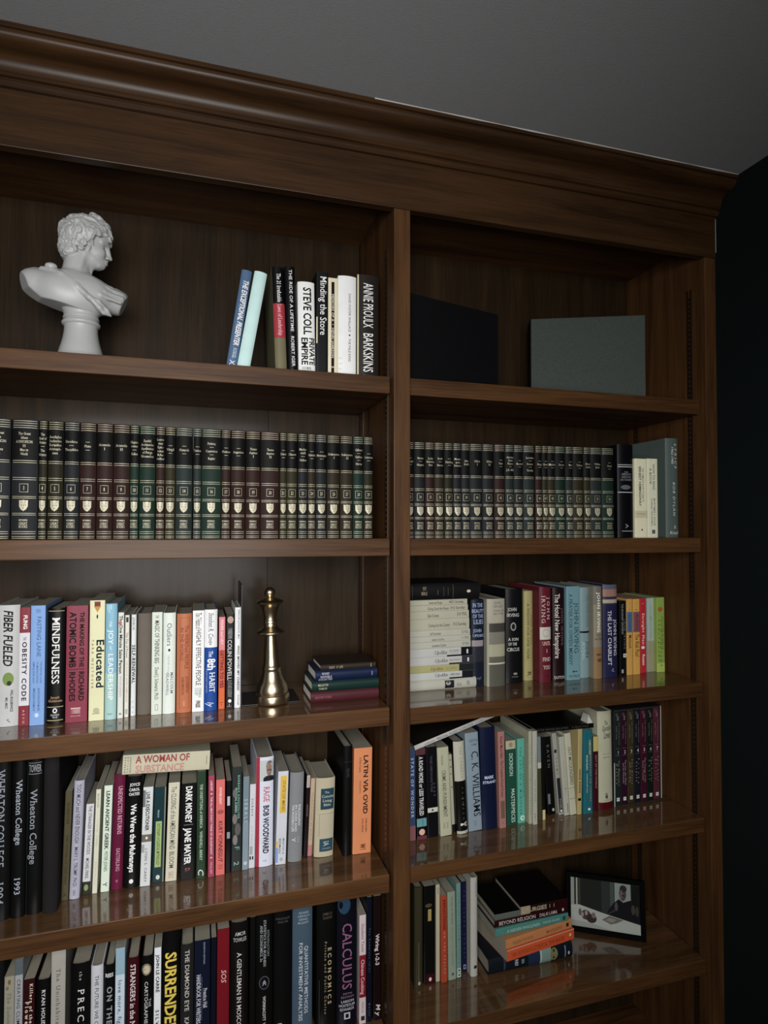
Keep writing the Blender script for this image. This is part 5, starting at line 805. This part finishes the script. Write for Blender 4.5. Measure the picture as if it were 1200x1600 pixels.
ph('photograph', [('1c1e1b', [(0, 0), (1, 0), (1, 1), (0, 1)]),
 ('747872', [(0, .38), (.05, .38), (.05, 1), (0, 1)]), ('2c2e28', [(.05, .4), (.08, .4), (.08, 1), (.05, 1)]), ('808478', [(.08, .4), (.10, .4), (.10, 1), (.08, 1)]), ('30322c', [(.11, .4), (.14, .4), (.14, 1), (.11, 1)]),
 ('26292a', [(.45, .3), (.58, .3), (.58, 1), (.45, 1)]), ('3a403c', [(.575, .4), (.63, .4), (.63, 1), (.575, 1)]),
 ('6c7672', [(.64, .45), (.87, .45), (.87, .99), (.64, .99)]), ('141414', [(.88, .2), (1, .2), (1, .96), (.88, .96)]),
 ('141417', [(.50, .22), (.55, .42), (.62, .56), (.70, .66), (.76, .6), (.86, .66), (.92, .6), (1, .5), (1, .1), (.6, .1)]),
 ('403634', ell(.755, .78, .052, .15)), ('282224', ell(.765, .88, .05, .07)), ('54484a', ell(.735, .76, .022, .09)), ('221c1c', ell(.765, .74, .03, .012)),
 ('3e3a3a', ell(.66, .5, .024, .09)), ('2c2a2c', [(.5, .3), (.52, .3), (.66, .42), (.65, .46)]), ('34322c', ell(.90, .48, .028, .10)), ('302e28', ell(.955, .46, .025, .10)),
 ('868a84', [(0, 0), (1, 0), (1, .20), (.48, .33), (.12, .44), (0, .42)]), ('787c76', [(0, 0), (.6, 0), (.3, .1), (0, .12)]),
 ('4a4846', ell(.135, .29, .022, .075)), ('3c2e2e', ell(.22, .25, .07, .10)), ('2c2424', ell(.30, .19, .075, .09)), ('806c6c', ell(.225, .29, .02, .05)), ('5c5050', ell(.33, .26, .03, .06)), ('6e6a68', ell(.17, .25, .02, .05)),
 ('54524e', [(.45, .2), (.56, .30), (.68, .27), (.76, .25), (.66, .17), (.58, .13)]), ('6a6862', [(.5, .2), (.56, .26), (.66, .24), (.6, .17)])])
st = mesh('easel_leg', [(-.12, .0365, .11), (-.09, .0365, .11), (-.08, .085, 0), (-.13, .085, 0), (-.12, .039, .1105), (-.09, .039, .1105), (-.08, .0875, 0), (-.13, .0875, 0)], [(0, 1, 2, 3), (7, 6, 5, 4), (0, 4, 5, 1), (1, 5, 6, 2), (2, 6, 7, 3), (3, 7, 4, 0)], FRM, fo)

# ------------------------------------------------------------------ portrait bust (distance field -> surface nets)
def bust():
    U = .000224
    step = 7.0
    xs = np.arange(-560, 470, step); ys = np.arange(-270, 276, step); zs = np.arange(270, 1380, step)
    X, Y, Z = np.meshgrid(xs, ys, zs, indexing='ij'); X = X.astype(np.float32); Y = Y.astype(np.float32); Z = Z.astype(np.float32)
    def ellip(c, r):
        q_ = np.sqrt(((X-c[0])/r[0])**2+((Y-c[1])/r[1])**2+((Z-c[2])/r[2])**2); return (q_-1)*min(r)
    def cap_(a, b_, ra, rb=None):
        rb = ra if rb is None else rb
        a = np.array(a, float); d = np.array(b_, float)-a; L2 = (d*d).sum()
        t = np.clip(((X-a[0])*d[0]+(Y-a[1])*d[1]+(Z-a[2])*d[2])/L2, 0, 1)
        return np.sqrt((X-a[0]-t*d[0])**2+(Y-a[1]-t*d[1])**2+(Z-a[2]-t*d[2])**2)-(ra+(rb-ra)*t)
    def su(a, b_, k):
        h = np.clip(.5+.5*(b_-a)/k, 0, 1); return b_*(1-h)+a*h-k*h*(1-h)
    def ss(a, b_, k): return -su(-a, b_, k)
    # head, profile towards +x, seen from -y
    hd = ellip((55, 0, 1010), (150, 118, 200))
    hd = su(hd, ellip((75, 0, 880), (125, 92, 95)), 40)
    hd = su(hd, ellip((158, 0, 838), (48, 46, 46)), 30)
    hd = su(hd, cap_((28, -86, 900), (140, -38, 822), 22), 30); hd = su(hd, cap_((28, 86, 900), (140, 38, 822), 22), 30)
    hd = su(hd, ellip((150, 0, 1060), (80, 92, 80)), 40)
    for s in (-1, 1):
        hd = su(hd, ellip((140, 62*s, 935), (55, 38, 45)), 35)
        hd = ss(hd, ellip((206, 60*s, 988), (34, 30, 21)), 14)
        hd = su(hd, ellip((160, 54*s, 986), (32, 28, 20)), 6)
        hd = su(hd, cap_((176, 34*s, 999), (142, 84*s, 986), 6), 6)
        hd = su(hd, cap_((222, 18*s, 1032), (168, 88*s, 1030), 13), 20)
    hd = su(hd, cap_((208, 0, 1060), (236, 0, 926), 20, 21), 20)
    hd = su(hd, ellip((243, 0, 912), (21, 21, 17)), 10)
    for s in (-1, 1): hd = su(hd, ellip((220, 20*s, 908), (20, 14, 14)), 9)
    hd = su(hd, ellip((203, 0, 872), (28, 40, 13)), 8); hd = su(hd, ellip((198, 0, 850), (27, 34, 13)), 7)
    hd = ss(hd, cap_((222, -38, 861), (222, 38, 861), 4), 5)
    for s in (-1, 1): 
        hd = su(hd, ellip((52, 116*s, 955), (21, 19, 42)), 8)
        hd = ss(hd, ellip((56, 138*s, 962), (9, 15, 22)), 6)
    neck = cap_((-30, 0, 900), (-55, 0, 690), 112, 122)
    neck = su(neck, cap_((20, -92, 890), (-40, -98, 690), 22, 26), 25); neck = su(neck, ellip((66, -10, 760), (26, 26, 50)), 25)
    fig = su(hd, neck, 35)
    # torso
    t = cap_((-395, 10, 565), (310, 20, 500), 138, 118)
    t = su(t, ellip((-70, -35, 500), (330, 190, 230)), 70)
    t = su(t, cap_((-70, 30, 640), (-60, 20, 560), 110, 190), 70)
    t = su(t, ellip((-200, -100, 520), (120, 90, 110)), 50); t = su(t, ellip((90, -100, 520), (120, 85, 110)), 50)
    # mantle folds
    def fold(pts, r, k=14):
        nonlocal t
        pts = [(x, y, z_+.30*min(0, y)) for x, y, z_ in pts]
        for a, b_ in zip(pts[:-1], pts[1:]): t = su(t, cap_(a, b_, r*.86), k*1.5)
    fold([(-330, -60, 712), (-250, -115, 712), (-170, -165, 682), (-40, -208, 590), (60, -228, 505), (150, -218, 420), (235, -170, 320)], 24)
    fold([(-240, -105, 700), (-130, -180, 630), (0, -214, 545)], 15)
    fold([(60, -228, 505), (140, -215, 480), (215, -190, 400), (265, -150, 310)], 20)
    fold([(-150, -140, 712), (0, -178, 622), (160, -172, 540), (340, -120, 495)], 18)
    fold([(-120, -120, 722), (30, -150, 650), (190, -145, 575), (350, -90, 540)], 18)
    fold([(-80, -130, 715), (80, -140, 672), (220, -110, 615), (350, -60, 575)], 19)
    fold([(50, -90, 700), (150, -80, 660), (250, -60, 620), (360, -40, 570)], 20)
    fold([(60, -30, 660), (170, -10, 628), (300, 10, 600), (370, 10, 575)], 26, 25)
    t = su(t, ellip((-255, -105, 712), (52, 38, 30)), 10)
    fold([(-390, -20, 685), (-300, 0, 700), (-200, 40, 700)], 24, 20)
    def plane(p, n_):
        n_ = np.array(n_, float); n_ /= np.linalg.norm(n_)
        return (X-p[0])*n_[0]+(Y-p[1])*n_[1]+(Z-p[2])*n_[2]
    cuts = [plane((-512, 0, 640), (-.86, -.22, -.30)), plane((-355, 0, 412), (-.62, -.1, -.72)), plane((-300, 0, 398), (-.22, 0, -1)), plane((-140, 0, 345), (-.16, 0, -1)), plane((290, 0, 300), (.92, -.12, -.42)), plane((408, 0, 560), (1, -.1, -.1)), plane((0, 190, 500), (0, 1, -.25))]
    for c_ in cuts: t = -su(-t, -c_, 7)
    t = -su(-t, -plane((0, 0, 300), (0, 0, -1)), 6)
    fig = su(fig, t, 26)
    # hair: cap, then curls
    hair = ellip((22, 0, 1088), (222, 166, 190)); hair = su(hair, ellip((165, 0, 1180), (85, 105, 78)), 40); hair = su(hair, ellip((105, 0, 1268), (72, 66, 52)), 30)
    hair = su(hair, ellip((-95, 0, 960), (100, 128, 110)), 30)
    face = np.maximum(np.maximum(-(X-(96-.10*(Z-1000))), Z-(1098-.30*np.abs(Y))), -1e3)       # front lower zone stays bare
    hair = -su(-hair, face, 12)
    rng = np.random.RandomState(5)
    curls = []
    for k_ in range(150):
        th = rng.uniform(-PI, PI); el_ = rng.uniform(-.75, 1.35)
        d_ = np.array([math.cos(el_)*math.cos(th), math.cos(el_)*math.sin(th), math.sin(el_)])
        p = np.array([22, 0, 1088])+d_*np.array([222, 166, 190])
        if p[0] > 150-.1*(p[2]-1000) and p[2] < 1120: continue
        if p[0] > 70 and p[2] < 1085: continue
        if -5 < p[0] < 110 and p[2] < 1040: continue
        curls.append((p, d_))
    def curl(p, d_, R, r, sq=1.0):
        nonlocal hair
        p = np.asarray(p, float); d_ = np.asarray(d_, float); d_ = d_/np.linalg.norm(d_)
        m_ = R+r+26
        i0, i1 = np.searchsorted(xs, [p[0]-m_, p[0]+m_]); j0, j1 = np.searchsorted(ys, [p[1]-m_, p[1]+m_]); k0, k1 = np.searchsorted(zs, [p[2]-m_, p[2]+m_])
        if i1 <= i0 or j1 <= j0 or k1 <= k0: return
        s_ = np.s_[i0:i1, j0:j1, k0:k1]
        dx, dy, dz = X[s_]-p[0], Y[s_]-p[1], Z[s_]-p[2]
        hgt = dx*d_[0]+dy*d_[1]+dz*d_[2]; rad = np.sqrt(np.maximum(dx*dx+dy*dy+dz*dz-hgt*hgt, 0))
        tor = np.sqrt((rad-R)**2+(hgt*sq)**2)-r
        core = np.sqrt(rad**2+(hgt*1.15)**2)-(R*.62)
        hair[s_] = su(hair[s_], np.minimum(tor, core), 5)
    for p, d_ in curls: curl(p, d_, rng.uniform(20, 32), rng.uniform(10, 14))
    # heavy locks framing the face, the top knot and the nape curls, on both sides
    for s in (-1, 1):
        for p in ((232, -38*s, 1172), (246, -22*s, 1126), (238, -58*s, 1090), (205, -88*s, 1130), (190, -100*s, 1185), (150, -120*s, 1150), (110, -136*s, 1120), (70, -146*s, 1085), (34, -150*s, 1045), (8, -148*s, 1000), (-12, -142*s, 955)):
            curl((p[0], p[1], p[2]-.22*abs(p[1])), (p[0]-40, p[1]*1.3, p[2]-1040), 19, 13)
        for p in ((-190, -40*s, 985), (-175, -90*s, 965), (-188, -35*s, 930), (-165, -75*s, 900), (-120, -112*s, 900), (-70, -128*s, 905), (-135, -95*s, 868), (-95, -100*s, 862), (-160, -30*s, 872), (-120, -120*s, 960), (-60, -140*s, 960)):
            curl(p, (p[0]+40, p[1]*1.2, p[2]-1000), 19, 14)
    for p in ((90, -25, 1300), (125, 15, 1296), (150, -45, 1268), (180, 10, 1255), (200, -40, 1228), (222, 20, 1205), (60, 20, 1292), (100, -60, 1272)): curl(p, (p[0]-40, p[1], p[2]-1090), 20, 16)
    gro = np.sin((X*.6+Z*.25+18*np.sin(Y*.05+Z*.02))*.085+2.2*np.sin(Z*.021))*np.sin((Y*.7+Z*.55+16*np.sin(X*.045))*.085)
    hair = hair-5.5*gro
    F = su(fig, hair, 4)
    # ---- surface nets
    Sg = F < 0
    nx, ny, nz = F.shape
    acc = np.zeros((nx-1, ny-1, nz-1, 3), np.float32); cnt = np.zeros((nx-1, ny-1, nz-1), np.float32)
    def corner(A, d_): return A[d_[0]:nx-1+d_[0], d_[1]:ny-1+d_[1], d_[2]:nz-1+d_[2]]
    cs = [(i, j, k) for i in (0, 1) for j in (0, 1) for k in (0, 1)]
    for a in cs:
        for ax in range(3):
            if a[ax]: continue
            b_ = list(a); b_[ax] = 1; b_ = tuple(b_)
            fa, fb = corner(F, a), corner(F, b_); m_ = (fa < 0) != (fb < 0)
            tt = np.where(m_, fa/np.where(m_, fa-fb, 1), 0)
            for c_ in range(3):
                acc[..., c_] += np.where(m_, a[c_]+(tt if c_ == ax else 0), 0)
            cnt += m_
    act = cnt > 0
    idx = -np.ones(act.shape, int); idx[act] = np.arange(act.sum())
    ii = np.argwhere(act); pos = ii+acc[act]/cnt[act][:, None]
    P_ = np.stack([xs[0]+pos[:, 0]*step, ys[0]+pos[:, 1]*step, zs[0]+pos[:, 2]*step], 1)*U
    faces = []
    for ax in range(3):
        o1, o2 = [(1, 2), (2, 0), (0, 1)][ax]
        d_ = [0, 0, 0]; d_[ax] = 1
        A = F[:nx-d_[0], :ny-d_[1], :nz-d_[2]]; Bq = F[d_[0]:, d_[1]:, d_[2]:]
        e = np.argwhere((A < 0) != (Bq < 0))
        e = e[(e[:, o1] > 0) & (e[:, o2] > 0)]
        sg = F[e[:, 0], e[:, 1], e[:, 2]] < 0
        def at(u, v):
            q_ = e.copy(); q_[:, o1] -= u; q_[:, o2] -= v
            q_ = np.minimum(q_, np.array(idx.shape)-1); return idx[q_[:, 0], q_[:, 1], q_[:, 2]]
        quad = np.stack([at(1, 1), at(0, 1), at(0, 0), at(1, 0)], 1)
        quad[~sg] = quad[~sg][:, ::-1]
        faces.append(quad[(quad >= 0).all(1)])
    faces = np.concatenate(faces)
    return P_, faces.tolist(), U
P_, Fc, U = bust()
MARB = principled('white_plaster', (.40, .41, .405), .42, noise=.03, nscale=60)
bu = empty('portrait_bust', (-.2365, .135, SH['A1']+GAP), (0, 0, .165)); tag(bu, 'white plaster bust of a curly haired man in profile on a round socle', 'bust')
fg = mesh('figure', P_, Fc, MARB, bu, True); fg.location.z = 163*U
lathe('socle', [(r*U, (z+163)*U) for r, z in ((0, -163), (225, -163), (225, -112), (216, -100), (206, -92), (196, -50), (182, 0), (170, 40), (158, 90), (148, 150), (145, 200), (148, 214), (158, 220), (168, 232), (168, 246), (158, 258), (148, 264), (146, 274), (156, 280), (158, 290), (152, 302), (150, 320), (160, 350), (172, 376), (172, 392), (0, 392))], MARB, bu, 64, 40)
